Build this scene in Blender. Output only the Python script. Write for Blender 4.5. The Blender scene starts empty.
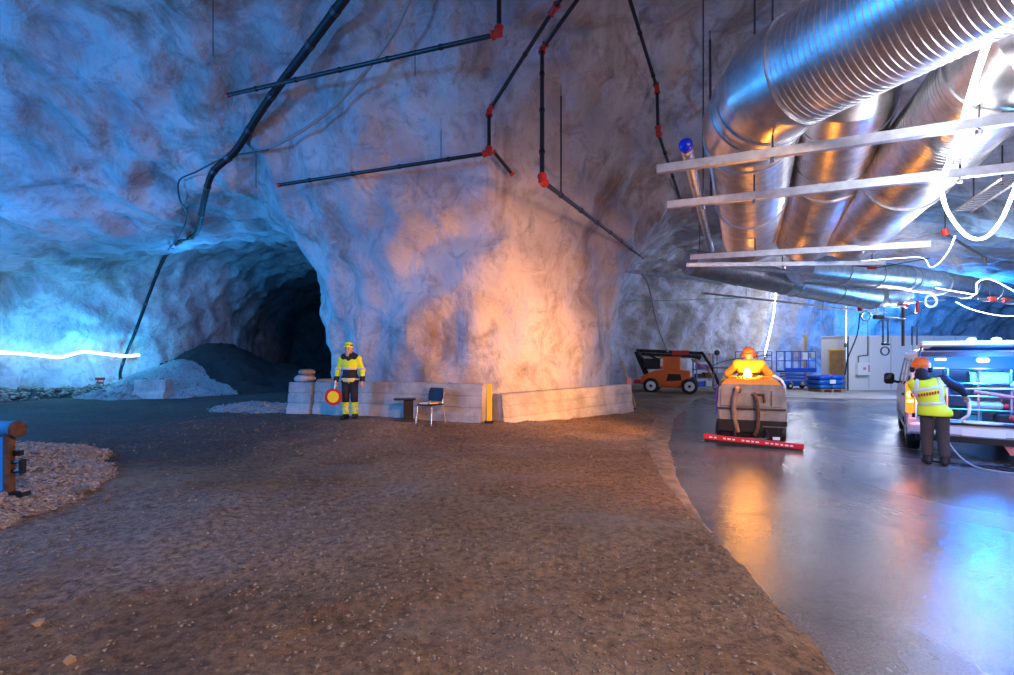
import bpy, math, random
import numpy as np
from mathutils import Vector, Matrix, noise
from mathutils.bvhtree import BVHTree
random.seed(7); RNG = np.random.default_rng(7)
SC = bpy.context.scene; COL = SC.collection
PI = math.pi
# ------------------------------------------------------------------ camera, world, exposure
F_PX, CXP, HY, CAMZ = 500.0, 507.0, 356.0, 1.77
cam_d = bpy.data.cameras.new('camera'); cam = bpy.data.objects.new('camera', cam_d); COL.objects.link(cam)
cam.location = (0, 0, CAMZ); cam.rotation_euler = (PI/2, 0, 0)
cam_d.sensor_width = 36; cam_d.lens = 36*F_PX/1014; cam_d.shift_y = (HY-337.5)/1014
cam_d.clip_start = 0.05; cam_d.clip_end = 300
SC.camera = cam
w = bpy.data.worlds.new('world'); SC.world = w; w.use_nodes = True
w.node_tree.nodes['Background'].inputs[0].default_value = (0.02, 0.03, 0.05, 1)
w.node_tree.nodes['Background'].inputs[1].default_value = 0.3
vs = SC.view_settings; vs.view_transform = 'Standard'; vs.look = 'None'; vs.gamma = 1; vs.exposure = 0.3
vs.use_curve_mapping = False

def lamp(name, loc, energy, color, radius=0.3, kind='POINT', target=None, angle=60, blend=0.6):
    l = bpy.data.lights.new(name, kind); l.energy = energy; l.color = color; l.shadow_soft_size = radius
    o = bpy.data.objects.new(name, l); COL.objects.link(o); o.location = loc
    if kind == 'SPOT':
        l.spot_size = math.radians(angle); l.spot_blend = blend
    if target is not None:
        o.rotation_euler = (Vector(target)-Vector(loc)).to_track_quat('-Z', 'Y').to_euler()
    return o
BLUE = (0.035, 0.33, 1.0); CYAN = (0.10, 0.62, 1.0); AMBER = (1.0, 0.36, 0.04); WARM = (1.0, 0.62, 0.36); WHITE = (0.93, 0.95, 1.0)
# added fill lights without fixtures, mostly behind and beside the camera
lamp('cavern_fill', (-16.5, 2.0, 4.2), 3900, BLUE, 0.6)
lamp('cavern_fill', (-16.0, 12.0, 1.6), 1100, BLUE, 0.5)
lamp('cavern_fill', (-12.0, 20.5, 4.6), 300, BLUE, 0.5)
lamp('cavern_fill', (3.0, -3.5, 6.6), 2700, (1.0, 0.64, 0.46), 0.6, 'SPOT', (-1.0, 3.4, 0), 104, 1.0)
lamp('cavern_fill', (6.0, 3.0, 2.2), 330, (0.95, 0.76, 0.85), 0.6)
lamp('aux_lamp', (4.2, 2.6, 2.3), 1600, (1.0, 0.31, 0.035), 0.25, 'SPOT', (0.0, 12.6, 1.3), 72, 1.0)  # added off-frame orange spot, no fixture, warms the pillar and barriers
lamp('cavern_fill', (9.0, 0.5, 4.2), 350, (0.95, 0.85, 0.95), 0.5)
lamp('hall_fill', (16.0, 20.0, 3.3), 420, (0.85, 0.88, 1.0), 0.5)  # added fill without a fixture, brightens the white cabin
lamp('hall_fill', (25.0, 27.5, 4.0), 2600, (0.02, 0.26, 1.0), 0.5)  # added blue fill without a fixture, for the rock above the van

# ------------------------------------------------------------------ pixel helpers
def P(x, y, d): return Vector(((x-CXP)/F_PX*d, d, CAMZ-(y-HY)/F_PX*d))
def ray(x, y): return Vector(((x-CXP)/F_PX, 1.0, -(y-HY)/F_PX))
# ------------------------------------------------------------------ materials
MATS = {}
def mat(name, color, rough=0.6, metal=0.0, emit=None, estr=0.0, var=0.0, vscale=6.0, bump=0.0, bscale=40.0, alpha=None, trans=0.0, color2=None):
    if name in MATS: return MATS[name]
    m = bpy.data.materials.new(name); m.use_nodes = True
    nt = m.node_tree; b = nt.nodes['Principled BSDF']
    b.inputs['Base Color'].default_value = (*color, 1); b.inputs['Roughness'].default_value = rough; b.inputs['Metallic'].default_value = metal
    if trans: b.inputs['Transmission Weight'].default_value = trans
    if emit:
        b.inputs['Emission Color'].default_value = (*emit, 1); b.inputs['Emission Strength'].default_value = estr
    if var > 0 or bump > 0 or color2:
        tc = nt.nodes.new('ShaderNodeTexCoord')
        if var > 0 or color2:
            n = nt.nodes.new('ShaderNodeTexNoise'); n.inputs['Scale'].default_value = vscale; n.inputs['Detail'].default_value = 6
            nt.links.new(tc.outputs['Object'], n.inputs['Vector'])
            r = nt.nodes.new('ShaderNodeValToRGB')
            c2 = color2 or tuple(c*(1-var) for c in color)
            r.color_ramp.elements[0].position = 0.35; r.color_ramp.elements[0].color = (*c2, 1)
            r.color_ramp.elements[1].position = 0.65; r.color_ramp.elements[1].color = (*color, 1)
            nt.links.new(n.outputs['Fac'], r.inputs['Fac']); nt.links.new(r.outputs['Color'], b.inputs['Base Color'])
        if bump > 0:
            n2 = nt.nodes.new('ShaderNodeTexNoise'); n2.inputs['Scale'].default_value = bscale; n2.inputs['Detail'].default_value = 5
            nt.links.new(tc.outputs['Object'], n2.inputs['Vector'])
            bp = nt.nodes.new('ShaderNodeBump'); bp.inputs['Strength'].default_value = bump; bp.inputs['Distance'].default_value = 0.02
            nt.links.new(n2.outputs['Fac'], bp.inputs['Height']); nt.links.new(bp.outputs['Normal'], b.inputs['Normal'])
    MATS[name] = m
    return m

def nodes_mat(name):
    m = bpy.data.materials.new(name); m.use_nodes = True; MATS[name] = m
    nt = m.node_tree; N = nt.nodes; L = nt.links; b = N['Principled BSDF']
    tc = N.new('ShaderNodeTexCoord')
    def nz(scale, detail=6, rough=0.55, vec=None, stretch=None, dist=0.0):
        n = N.new('ShaderNodeTexNoise'); n.inputs['Scale'].default_value = scale; n.inputs['Detail'].default_value = detail
        n.inputs['Roughness'].default_value = rough; n.inputs['Distortion'].default_value = dist
        src = vec or tc.outputs['Object']
        if stretch:
            mp = N.new('ShaderNodeMapping'); mp.inputs['Scale'].default_value = stretch; L.new(src, mp.inputs['Vector']); src = mp.outputs['Vector']
        L.new(src, n.inputs['Vector']); return n.outputs['Fac']
    def ramp(fac, *stops):
        r = N.new('ShaderNodeValToRGB'); cr = r.color_ramp
        while len(cr.elements) < len(stops): cr.elements.new(0.5)
        for e, (p, c) in zip(cr.elements, stops):
            e.position = p; e.color = (*c, 1) if isinstance(c, tuple) else (c, c, c, 1)
        L.new(fac, r.inputs['Fac']); return r.outputs['Color']
    def mix(fac, a, c, mode='MIX'):
        x = N.new('ShaderNodeMix'); x.data_type = 'RGBA'; x.blend_type = mode
        for s, v in ((x.inputs[0], fac), (x.inputs[6], a), (x.inputs[7], c)):
            if hasattr(v, 'links') or hasattr(v, 'is_linked'): L.new(v, s)
            elif isinstance(v, tuple): s.default_value = (*v, 1)
            else: s.default_value = v
        return x.outputs[2]
    def bumpn(h, strength, dist, prev=None):
        bp = N.new('ShaderNodeBump'); bp.inputs['Strength'].default_value = strength; bp.inputs['Distance'].default_value = dist
        L.new(h, bp.inputs['Height'])
        if prev is not None: L.new(prev, bp.inputs['Normal'])
        return bp.outputs['Normal']
    return m, N, L, b, tc, nz, ramp, mix, bumpn

# sprayed concrete of the cavern
m, N, L, b, tc, nz, ramp, mix, bumpn = nodes_mat('shotcrete')
base = ramp(nz(0.35, 8, 0.6), (0.3, (0.32, 0.30, 0.32)), (0.5, (0.54, 0.51, 0.52)), (0.7, (0.70, 0.67, 0.66)))
stain = ramp(nz(0.55, 9, 0.68, stretch=(1, 1, 0.45), dist=0.6), (0.49, 0.0), (0.68, 1.0))
c1 = mix(stain, base, (0.24, 0.16, 0.12))
damp = ramp(nz(1.4, 8, 0.7, dist=0.8), (0.50, 0.0), (0.74, 0.85))
c2 = mix(damp, c1, (0.17, 0.16, 0.19))
L.new(c2, b.inputs['Base Color']); b.inputs['Roughness'].default_value = 0.72
nn = bumpn(nz(0.9, 6, 0.55, dist=0.4), 0.6, 0.45); nn = bumpn(nz(4.0, 6, 0.6), 0.45, 0.06, nn); nn = bumpn(nz(26, 3, 0.6), 0.4, 0.01, nn)
L.new(nn, b.inputs['Normal'])
# trodden dirt and crushed stone
m, N, L, b, tc, nz, ramp, mix, bumpn = nodes_mat('dirt')
base = ramp(nz(0.28, 6, 0.6, dist=0.7), (0.32, (0.19, 0.11, 0.055)), (0.5, (0.38, 0.235, 0.125)), (0.68, (0.52, 0.36, 0.22)))
fine = ramp(nz(14, 8, 0.75), (0.38, 0.25), (0.60, 1.35))
c1 = mix(0.85, base, fine, 'MULTIPLY')
dust = ramp(nz(0.42, 7, 0.65, stretch=(0.7, 1.3, 1)), (0.5, 0.0), (0.68, 0.8))
c2 = mix(dust, c1, (0.44, 0.36, 0.30))
speck = ramp(nz(55, 3, 0.6), (0.62, 0.0), (0.7, 0.7))
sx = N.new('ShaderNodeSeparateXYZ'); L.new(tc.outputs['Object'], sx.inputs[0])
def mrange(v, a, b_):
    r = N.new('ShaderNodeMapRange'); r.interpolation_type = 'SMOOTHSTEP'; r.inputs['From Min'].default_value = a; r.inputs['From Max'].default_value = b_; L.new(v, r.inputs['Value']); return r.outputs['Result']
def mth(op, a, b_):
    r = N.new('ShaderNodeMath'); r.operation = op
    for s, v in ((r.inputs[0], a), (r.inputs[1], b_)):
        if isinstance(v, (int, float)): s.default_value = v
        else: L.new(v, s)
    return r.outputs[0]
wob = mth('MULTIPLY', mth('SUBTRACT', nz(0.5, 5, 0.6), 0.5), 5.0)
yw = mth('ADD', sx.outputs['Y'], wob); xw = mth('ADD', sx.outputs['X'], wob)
soil = mth('MULTIPLY', mth('MULTIPLY', mrange(yw, 6.6, 8.6), mrange(xw, -2.6, -5.2)), 0.85)      # darker soil towards the left tunnel
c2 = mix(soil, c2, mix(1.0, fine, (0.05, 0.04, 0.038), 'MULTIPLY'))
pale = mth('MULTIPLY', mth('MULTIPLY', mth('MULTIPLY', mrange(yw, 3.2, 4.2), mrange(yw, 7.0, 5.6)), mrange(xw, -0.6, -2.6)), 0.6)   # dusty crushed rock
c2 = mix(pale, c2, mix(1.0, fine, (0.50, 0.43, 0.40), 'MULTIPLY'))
c3 = mix(speck, c2, (0.45, 0.38, 0.32))
L.new(c3, b.inputs['Base Color']); b.inputs['Roughness'].default_value = 0.8
nn = bumpn(nz(4, 8, 0.75), 1.0, 0.2); nn = bumpn(nz(30, 6, 0.75), 1.0, 0.06, nn)
L.new(nn, b.inputs['Normal'])
# wet asphalt
m, N, L, b, tc, nz, ramp, mix, bumpn = nodes_mat('wet_asphalt')
base = ramp(nz(0.5, 6, 0.6, dist=0.5), (0.35, (0.085, 0.078, 0.075)), (0.65, (0.18, 0.165, 0.155)))
grit = ramp(nz(90, 3, 0.7), (0.4, 0.6), (0.65, 1.5))
L.new(mix(1.0, base, grit, 'MULTIPLY'), b.inputs['Base Color'])
wet = nz(0.45, 5, 0.6, stretch=(1.0, 0.6, 1), dist=0.4)
L.new(ramp(wet, (0.38, 0.10), (0.50, 0.20), (0.62, 0.32)), b.inputs['Roughness'])
b.inputs['Specular IOR Level'].default_value = 0.8
nn = bumpn(nz(1.6, 4, 0.5), 0.2, 0.02); nn = bumpn(nz(55, 3, 0.6), 0.45, 0.008, nn); L.new(nn, b.inputs['Normal'])
# dry concrete apron
m, N, L, b, tc, nz, ramp, mix, bumpn = nodes_mat('concrete_floor')
L.new(ramp(nz(0.7, 8, 0.65), (0.35, (0.22, 0.19, 0.17)), (0.65, (0.46, 0.42, 0.38))), b.inputs['Base Color']); b.inputs['Roughness'].default_value = 0.55
L.new(bumpn(nz(20, 5, 0.6), 0.3, 0.01), b.inputs['Normal'])
# crushed gravel
def gravel_mat(name, a, c):
    m, N, L, b, tc, nz, ramp, mix, bumpn = nodes_mat(name)
    v = N.new('ShaderNodeTexVoronoi'); v.inputs['Scale'].default_value = 26; L.new(tc.outputs['Object'], v.inputs['Vector'])
    cc = N.new('ShaderNodeSeparateColor'); L.new(v.outputs['Color'], cc.inputs[0])
    L.new(ramp(cc.outputs[0], (0.0, a), (1.0, c)), b.inputs['Base Color']); b.inputs['Roughness'].default_value = 0.85
    L.new(bumpn(v.outputs['Distance'], 0.9, 0.05), b.inputs['Normal'])
gravel_mat('gravel_pink', (0.26, 0.19, 0.16), (0.52, 0.42, 0.37))
gravel_mat('gravel_grey', (0.22, 0.22, 0.22), (0.42, 0.42, 0.42))
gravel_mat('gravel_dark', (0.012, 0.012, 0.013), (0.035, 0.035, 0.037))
# galvanised sheet
m, N, L, b, tc, nz, ramp, mix, bumpn = nodes_mat('galvanised')
L.new(ramp(nz(5, 6, 0.7), (0.35, (0.52, 0.53, 0.55)), (0.65, (0.78, 0.79, 0.80))), b.inputs['Base Color']); b.inputs['Metallic'].default_value = 1.0
L.new(ramp(nz(3, 5, 0.6), (0.35, 0.28), (0.65, 0.42)), b.inputs['Roughness'])
# concrete of the barriers
m, N, L, b, tc, nz, ramp, mix, bumpn = nodes_mat('barrier_concrete')
c1 = ramp(nz(1.8, 7, 0.65), (0.35, (0.30, 0.28, 0.26)), (0.65, (0.52, 0.49, 0.46)))
L.new(mix(ramp(nz(2.2, 6, 0.7, stretch=(2.5, 2.5, 0.4)), (0.58, 0.0), (0.74, 0.7)), c1, (0.16, 0.12, 0.09)), b.inputs['Base Color'])
b.inputs['Roughness'].default_value = 0.85; L.new(bumpn(nz(22, 6, 0.65), 0.5, 0.015), b.inputs['Normal'])

mat('black_plastic', (0.012, 0.013, 0.018), 0.35); mat('black_rubber', (0.007, 0.007, 0.009), 0.6)
mat('black_metal', (0.02, 0.018, 0.018), 0.45, 0.3, var=0.5); mat('red_joint', (0.55, 0.03, 0.015), 0.4)
mat('beam_steel', (0.55, 0.60, 0.68), 0.42, 0.9, var=0.25, vscale=8); mat('navy_plastic', (0.008, 0.010, 0.03), 0.6)
mat('steel', (0.6, 0.61, 0.63), 0.3, 1.0); mat('dark_steel', (0.09, 0.09, 0.1), 0.45, 0.8); mat('cable_grey', (0.3, 0.3, 0.3), 0.6)
mat('orange_paint', (0.85, 0.16, 0.015), 0.35); mat('blue_paint', (0.01, 0.09, 0.6), 0.35); mat('red_paint', (0.6, 0.02, 0.03), 0.4)
mat('white_paint', (0.8, 0.8, 0.82), 0.3); mat('van_white', (0.72, 0.73, 0.76), 0.22); mat('glass_dark', (0.02, 0.03, 0.045), 0.05)
mat('yellow_paint', (0.85, 0.55, 0.02), 0.45); mat('hi_vis', (0.72, 0.85, 0.015), 0.65, emit=(0.72, 0.85, 0.015), estr=0.0); mat('reflective', (0.62, 0.63, 0.66), 0.35)
mat('navy_cloth', (0.012, 0.014, 0.03), 0.85); mat('skin', (0.55, 0.32, 0.24), 0.55); mat('hair_grey', (0.34, 0.3, 0.27), 0.8); mat('brown_cloth', (0.06, 0.045, 0.045), 0.85)
mat('azure', (0.03, 0.28, 0.8), 0.35); mat('boot', (0.008, 0.007, 0.007), 0.6); mat('wood', (0.5, 0.29, 0.11), 0.5, var=0.25, vscale=4); mat('panel_white', (0.74, 0.74, 0.75), 0.5); mat('rust', (0.2, 0.08, 0.03), 0.8, 0.2, var=0.6, vscale=12)
mat('tan_hose', (0.42, 0.22, 0.10), 0.6, var=0.4, vscale=9); mat('body_grey', (0.36, 0.32, 0.27), 0.5, 0.2, var=0.45, vscale=3.5, bump=0.2); mat('tarp_blue', (0.01, 0.16, 0.62), 0.3, var=0.35, vscale=5)
mat('purple_paint', (0.10, 0.04, 0.35), 0.45); mat('lavender', (0.2, 0.2, 0.32), 0.5); mat('orange_cloth', (0.85, 0.30, 0.03), 0.7)
mat('led_white', (1, 1, 1), 0.4, emit=(0.95, 0.97, 1.0), estr=14); mat('led_cyan', (0.8, 1, 1), 0.4, emit=(0.45, 0.85, 1.0), estr=8); mat('led_dim', (1, 1, 1), 0.4, emit=(0.72, 0.85, 1.0), estr=5)
mat('beacon_amber', (1, 0.5, 0.05), 0.3, emit=(1.0, 0.36, 0.03), estr=110); mat('beacon_blue', (0.2, 0.5, 1), 0.3, emit=(0.14, 0.5, 1.0), estr=18)
mat('tail_red', (0.7, 0.03, 0.01), 0.2, emit=(1.0, 0.16, 0.01), estr=2.5); mat('tail_lit', (1, 0.5, 0.1), 0.2, emit=(1.0, 0.5, 0.10), estr=14)
mat('sandbag', (0.40, 0.27, 0.17), 0.9, var=0.35, vscale=8, bump=0.3); mat('cap_blue', (0.005, 0.02, 0.55), 0.3); mat('green_line', (0.02, 0.4, 0.2), 0.5); mat('stone', (0.32, 0.25, 0.19), 0.85, color2=(0.09, 0.07, 0.06), vscale=9)
mat('clear_tarp', (0.5, 0.55, 0.62), 0.3); mat('paper', (0.8, 0.8, 0.78), 0.7); mat('teal', (0.02, 0.4, 0.5), 0.4); mat('pink', (0.7, 0.2, 0.22), 0.6)
M = MATS
# ------------------------------------------------------------------ mesh builder
def link(name, me, parent=None):
    o = bpy.data.objects.new(name, me); COL.objects.link(o)
    if parent is not None: o.parent = parent
    return o
def tag(o, label=None, cat=None, group=None, kind=None):
    if label: o['label'] = label
    if cat: o['category'] = cat
    if group: o['group'] = group
    if kind: o['kind'] = kind
    return o
def thing(name, label, cat, loc=(0, 0, 0), rotz=0.0, group=None):
    o = bpy.data.objects.new(name, None); COL.objects.link(o); o.empty_display_size = 0.1
    o.location = loc; o.rotation_euler = (0, 0, rotz)
    return tag(o, label, cat, group)
def basis(d):
    d = Vector(d).normalized(); up = Vector((0, 0, 1)) if abs(d.z) < 0.95 else Vector((1, 0, 0))
    a = d.cross(up).normalized(); return a, a.cross(d).normalized()
class MB:
    def __init__(s): s.v = []; s.f = []; s.mi = []
    def add(s, vs, fs, mi=0):
        n = len(s.v); s.v += [tuple(v) for v in vs]; s.f += [tuple(i+n for i in f) for f in fs]; s.mi += [mi]*len(fs); return s
    def box(s, c, size, rz=0.0, rx=0.0, ry=0.0, bev=0.0, mi=0):
        c = Vector(c); hx, hy, hz = size[0]/2, size[1]/2, size[2]/2
        R = Matrix.Rotation(rz, 3, 'Z') @ Matrix.Rotation(ry, 3, 'Y') @ Matrix.Rotation(rx, 3, 'X')
        if bev <= 0:
            vs = [c+R@Vector((x*hx, y*hy, z*hz)) for z in (-1, 1) for x, y in ((-1, -1), (1, -1), (1, 1), (-1, 1))]
            fs = [(3, 2, 1, 0), (4, 5, 6, 7), (0, 1, 5, 4), (1, 2, 6, 5), (2, 3, 7, 6), (3, 0, 4, 7)]
        else:
            q = min(bev, hx*.9, hy*.9, hz*.9)
            oct8 = [(-hx+q, -hy), (hx-q, -hy), (hx, -hy+q), (hx, hy-q), (hx-q, hy), (-hx+q, hy), (-hx, hy-q), (-hx, -hy+q)]
            sx, sy = (hx-q)/hx, (hy-q)/hy
            lv = [(-hz, sx, sy), (-hz+q, 1, 1), (hz-q, 1, 1), (hz, sx, sy)]
            vs = [c+R@Vector((x*a, y*bb, z)) for z, a, bb in lv for x, y in oct8]
            fs = [tuple(range(7, -1, -1)), tuple(range(24, 32))]
            for k in range(3):
                for i in range(8):
                    j = (i+1) % 8; fs.append((k*8+i, k*8+j, k*8+8+j, k*8+8+i))
        return s.add(vs, fs, mi)
    def cyl(s, p0, p1, r0, r1=None, seg=10, cap=True, mi=0):
        p0, p1 = Vector(p0), Vector(p1); r1 = r0 if r1 is None else r1
        a, bb = basis(p1-p0); vs = []
        for p, r in ((p0, r0), (p1, r1)):
            for i in range(seg):
                t = 2*PI*i/seg; vs.append(p+a*(r*math.cos(t))+bb*(r*math.sin(t)))
        fs = [(i, (i+1) % seg, seg+(i+1) % seg, seg+i) for i in range(seg)]
        if cap: fs += [tuple(range(seg-1, -1, -1)), tuple(range(seg, 2*seg))]
        return s.add(vs, fs, mi)
    def tube(s, pts, r, seg=8, cap=True, mi=0):
        """swept tube with mitred joints; r is a number or one radius per point"""
        pts = [Vector(p) for p in pts]; n = len(pts); rr = [r]*n if not hasattr(r, '__len__') else r
        T = [(pts[i+1]-pts[i]).normalized() for i in range(n-1)]
        a, bb = basis(T[0]); vs = []
        for i in range(n):
            t0 = T[max(0, i-1)]; t1 = T[min(n-2, i)]
            nb = (t0+t1).normalized() if (t0+t1).length > 1e-6 else t0
            for k in range(seg):
                th = 2*PI*k/seg; o = a*math.cos(th)+bb*math.sin(th)
                o = o - t0*(o.dot(nb)/max(0.3, t0.dot(nb))); vs.append(pts[i]+o*rr[i])
            if i < n-1:
                q = t0.rotation_difference(t1); a = q@a; bb = q@bb
        fs = [(i*seg+k, i*seg+(k+1) % seg, (i+1)*seg+(k+1) % seg, (i+1)*seg+k) for i in range(n-1) for k in range(seg)]
        if cap: fs += [tuple(range(seg-1, -1, -1)), tuple(range((n-1)*seg, n*seg))]
        return s.add(vs, fs, mi)
    def lathe(s, c, prof, seg=16, axis=(0, 0, 1), mi=0):
        c = Vector(c); ax = Vector(axis).normalized(); a, bb = basis(ax); vs = []
        for r, h in prof:
            for i in range(seg):
                t = 2*PI*i/seg; vs.append(c+ax*h+a*(r*math.cos(t))+bb*(r*math.sin(t)))
        n = len(prof); fs = [(k*seg+i, k*seg+(i+1) % seg, (k+1)*seg+(i+1) % seg, (k+1)*seg+i) for k in range(n-1) for i in range(seg)]
        fs += [tuple(range(seg-1, -1, -1)), tuple(range((n-1)*seg, n*seg))]
        return s.add(vs, fs, mi)
    def prism(s, poly, depth, fn, mi=0):
        """poly of (u,v), extruded over w in depth=(w0,w1); fn(u,v,w) -> point"""
        n = len(poly); vs = [fn(u, v, ww) for ww in depth for u, v in poly]
        fs = [tuple(range(n-1, -1, -1)), tuple(range(n, 2*n))]+[(i, (i+1) % n, n+(i+1) % n, n+i) for i in range(n)]
        return s.add(vs, fs, mi)
    def build(s, name, material, parent=None, smooth=False, kind=None):
        me = bpy.data.meshes.new(name); me.from_pydata(s.v, [], s.f); me.update()
        import bmesh
        bm = bmesh.new(); bm.from_mesh(me); bmesh.ops.recalc_face_normals(bm, faces=bm.faces); bm.to_mesh(me); bm.free()
        ms = material if isinstance(material, (list, tuple)) else [material]
        for x in ms: me.materials.append(M[x] if isinstance(x, str) else x)
        if len(ms) > 1:
            for p, i in zip(me.polygons, s.mi): p.material_index = i
        if smooth:
            me.polygons.foreach_set('use_smooth', [True]*len(me.polygons))
            me.set_sharp_from_angle(angle=math.radians(smooth if smooth is not True else 40))
        o = link(name, me, parent)
        if kind: o['kind'] = kind
        return o
def dup(o, loc=None, rotz=None, label=None, parent=None):
    c = o.copy(); COL.objects.link(c); c.parent = parent
    if loc is not None: c.location = loc
    if rotz is not None: c.rotation_euler = (0, 0, rotz)
    if label: c['label'] = label
    for ch in list(o.children): dup(ch, parent=c)
    return c
def catmull(pts, n=6):
    pts = [Vector(p) for p in pts]; q = [pts[0]*2-pts[1]]+pts+[pts[-1]*2-pts[-2]]; out = []
    for i in range(1, len(q)-2):
        a, b_, c, d = q[i-1:i+3]
        for k in range(n):
            t = k/n; out.append(0.5*((2*b_)+(c-a)*t+(2*a-5*b_+4*c-d)*t*t+(3*b_-a-3*c+d)*t**3))
    return out+[pts[-1]]
# ------------------------------------------------------------------ surface nets
def surface_nets(Fv, o, h):
    S = Fv < 0; nx, ny, nz_ = Fv.shape
    c = np.zeros((nx-1, ny-1, nz_-1), np.int8)
    for dx in (0, 1):
        for dy in (0, 1):
            for dz in (0, 1): c += S[dx:nx-1+dx, dy:ny-1+dy, dz:nz_-1+dz]
    act = (c > 0) & (c < 8); I = np.argwhere(act); idx = -np.ones(c.shape, np.int64); idx[act] = np.arange(len(I))
    acc = np.zeros((len(I), 3)); cnt = np.zeros(len(I)); ii, jj, kk = I.T
    cor = [(x, y, z) for x in (0, 1) for y in (0, 1) for z in (0, 1)]
    for a in cor:
        for ax in range(3):
            if a[ax]: continue
            b_ = list(a); b_[ax] = 1
            f0 = Fv[ii+a[0], jj+a[1], kk+a[2]]; f1 = Fv[ii+b_[0], jj+b_[1], kk+b_[2]]
            ms = (f0 < 0) != (f1 < 0); t = np.where(ms, f0/np.where(ms, f0-f1, 1), 0)
            p = np.tile(np.array(a, float), (len(I), 1)); p[:, ax] += t
            acc[ms] += p[ms]; cnt[ms] += 1
    V = (I+acc/np.maximum(cnt, 1)[:, None])*h+np.array(o)
    Q = []
    for ax in range(3):
        sl0 = [slice(None)]*3; sl1 = [slice(None)]*3; sl0[ax] = slice(0, -1); sl1[ax] = slice(1, None)
        E = np.argwhere(S[tuple(sl0)] != S[tuple(sl1)])
        u, v = [(1, 2), (2, 0), (0, 1)][ax]
        ok = (E[:, u] > 0) & (E[:, v] > 0) & (E[:, u] < Fv.shape[u]-1) & (E[:, v] < Fv.shape[v]-1); E = E[ok]
        if not len(E): continue
        def cell(du, dv):
            X = E.copy(); X[:, u] -= du; X[:, v] -= dv; return idx[X[:, 0], X[:, 1], X[:, 2]]
        q = np.stack([cell(1, 1), cell(0, 1), cell(0, 0), cell(1, 0)], 1)
        fl = ~S[E[:, 0], E[:, 1], E[:, 2]]; q[fl] = q[fl][:, ::-1]; Q.append(q)
    return V, np.concatenate(Q)
def mesh_from(name, V, Q, material, parent=None, smooth=True):
    me = bpy.data.meshes.new(name); me.vertices.add(len(V)); me.vertices.foreach_set('co', np.asarray(V, np.float32).ravel())
    me.loops.add(Q.size); me.loops.foreach_set('vertex_index', Q.ravel().astype(np.int32))
    me.polygons.add(len(Q)); me.polygons.foreach_set('loop_start', np.arange(0, Q.size, Q.shape[1], dtype=np.int32))
    me.polygons.foreach_set('use_smooth', [smooth]*len(Q)); me.update(calc_edges=True); me.validate()
    for x in (material if isinstance(material, (list, tuple)) else [material]): me.materials.append(M[x] if isinstance(x, str) else x)
    return link(name, me, parent)
# ------------------------------------------------------------------ the cavern
POLY = [(-14, -16), (-21, -6), (-22.5, 8), (-21.8, 16.5), (-19.6, 21), (-16.8, 25), (-16.0, 30), (-18.6, 40), (-21.5, 49),
        (-13, 49), (-9.5, 36), (-7.4, 24), (-5.9, 17.5), (-5.25, 14.9), (-2.8, 13.5), (-0.2, 13.0), (1.9, 14.2), (3.35, 16.4), (4.0, 20), (4.4, 26), (6.0, 30),
        (12, 31), (20, 32), (30, 36), (44, 39), (46, 32), (30, 21), (17, 9), (14, 0), (12, -16)]
SIDES = ['wall_left', 'wall_left', 'wall_left', 'wall_left', 'wall_left', 'wall_left', 'wall_left', 'wall_left', 'wall_end',
         'wall_center']+['wall_center']*10+['wall_back']*4+['wall_right']*5+['wall_rear']
def poly_dist(X, Y):
    d2 = np.full(X.shape, 1e9); ins = np.zeros(X.shape, bool); near = np.zeros(X.shape, int); n = len(POLY)
    for i in range(n):
        (ax, ay), (bx_, by_) = POLY[i], POLY[(i+1) % n]; ex, ey = bx_-ax, by_-ay
        t = np.clip(((X-ax)*ex+(Y-ay)*ey)/(ex*ex+ey*ey), 0, 1); q = (X-ax-t*ex)**2+(Y-ay-t*ey)**2
        near[q < d2] = i; d2 = np.minimum(d2, q)
        cr = (ay > Y) != (by_ > Y); xi = ax+(Y-ay)/(ey if abs(ey) > 1e-9 else 1e-9)*ex; ins ^= cr & (X < xi)
    return np.where(ins, 1, -1)*np.sqrt(d2), near
def sstep(x, a, b_): t = np.clip((x-a)/(b_-a), 0, 1); return t*t*(3-2*t)
def blur(A, k):
    ker = np.hanning(2*k+3)[1:-1]; ker /= ker.sum()
    for ax in (0, 1):
        A = np.apply_along_axis(lambda r: np.convolve(np.pad(r, k, mode='edge'), ker, 'valid'), ax, A)
    return A
h = 0.24
gx = np.arange(-25, 49, h); gy = np.arange(-19, 52, h); gz = np.arange(-0.8, 11.2, h)
X2, Y2 = np.meshgrid(gx, gy, indexing='ij')
T2, _ = poly_dist(X2, Y2); T2 = blur(T2, 4)
H2 = 9.7+(-3.1*sstep(Y2, 11.0, 16.0)+1.1*sstep(Y2, 17.5, 24))*sstep(-X2, -1.5, 2.5)-3.0*sstep(Y2+0.25*X2, 12.5, 19.0)*sstep(X2, 0.0, 4.0)-2.2*sstep(X2-0.6*Y2, 3.5, 10)*sstep(X2, 4, 8)*(1-0.6*sstep(Y2, 12, 19))
H2 = H2 - 1.2*sstep(-X2, 8, 20)
H2 = blur(H2, 6)
NPOW, WARC = 3.0, 4.6
u = np.clip(T2/WARC, 0, 1); prof = (1-(1-u)**NPOW)**(1/NPOW)
roof = np.where(T2 > 0, H2*prof, T2*8)          # height of the rock above each floor point
slope = np.maximum(1.0, np.hypot(*np.gradient(roof, h)))
Fv = ((gz[None, None, :]-roof[:, :, None])/slope[:, :, None]).astype(np.float32)
# implicit lateral term keeps the near-vertical wall feet crisp
Fv = np.where((roof[:, :, None] > 0), np.maximum(Fv, -T2[:, :, None]), np.maximum(Fv, -T2[:, :, None]))
CV, CQ = surface_nets(Fv, (gx[0], gy[0], gz[0]), h)
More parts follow.
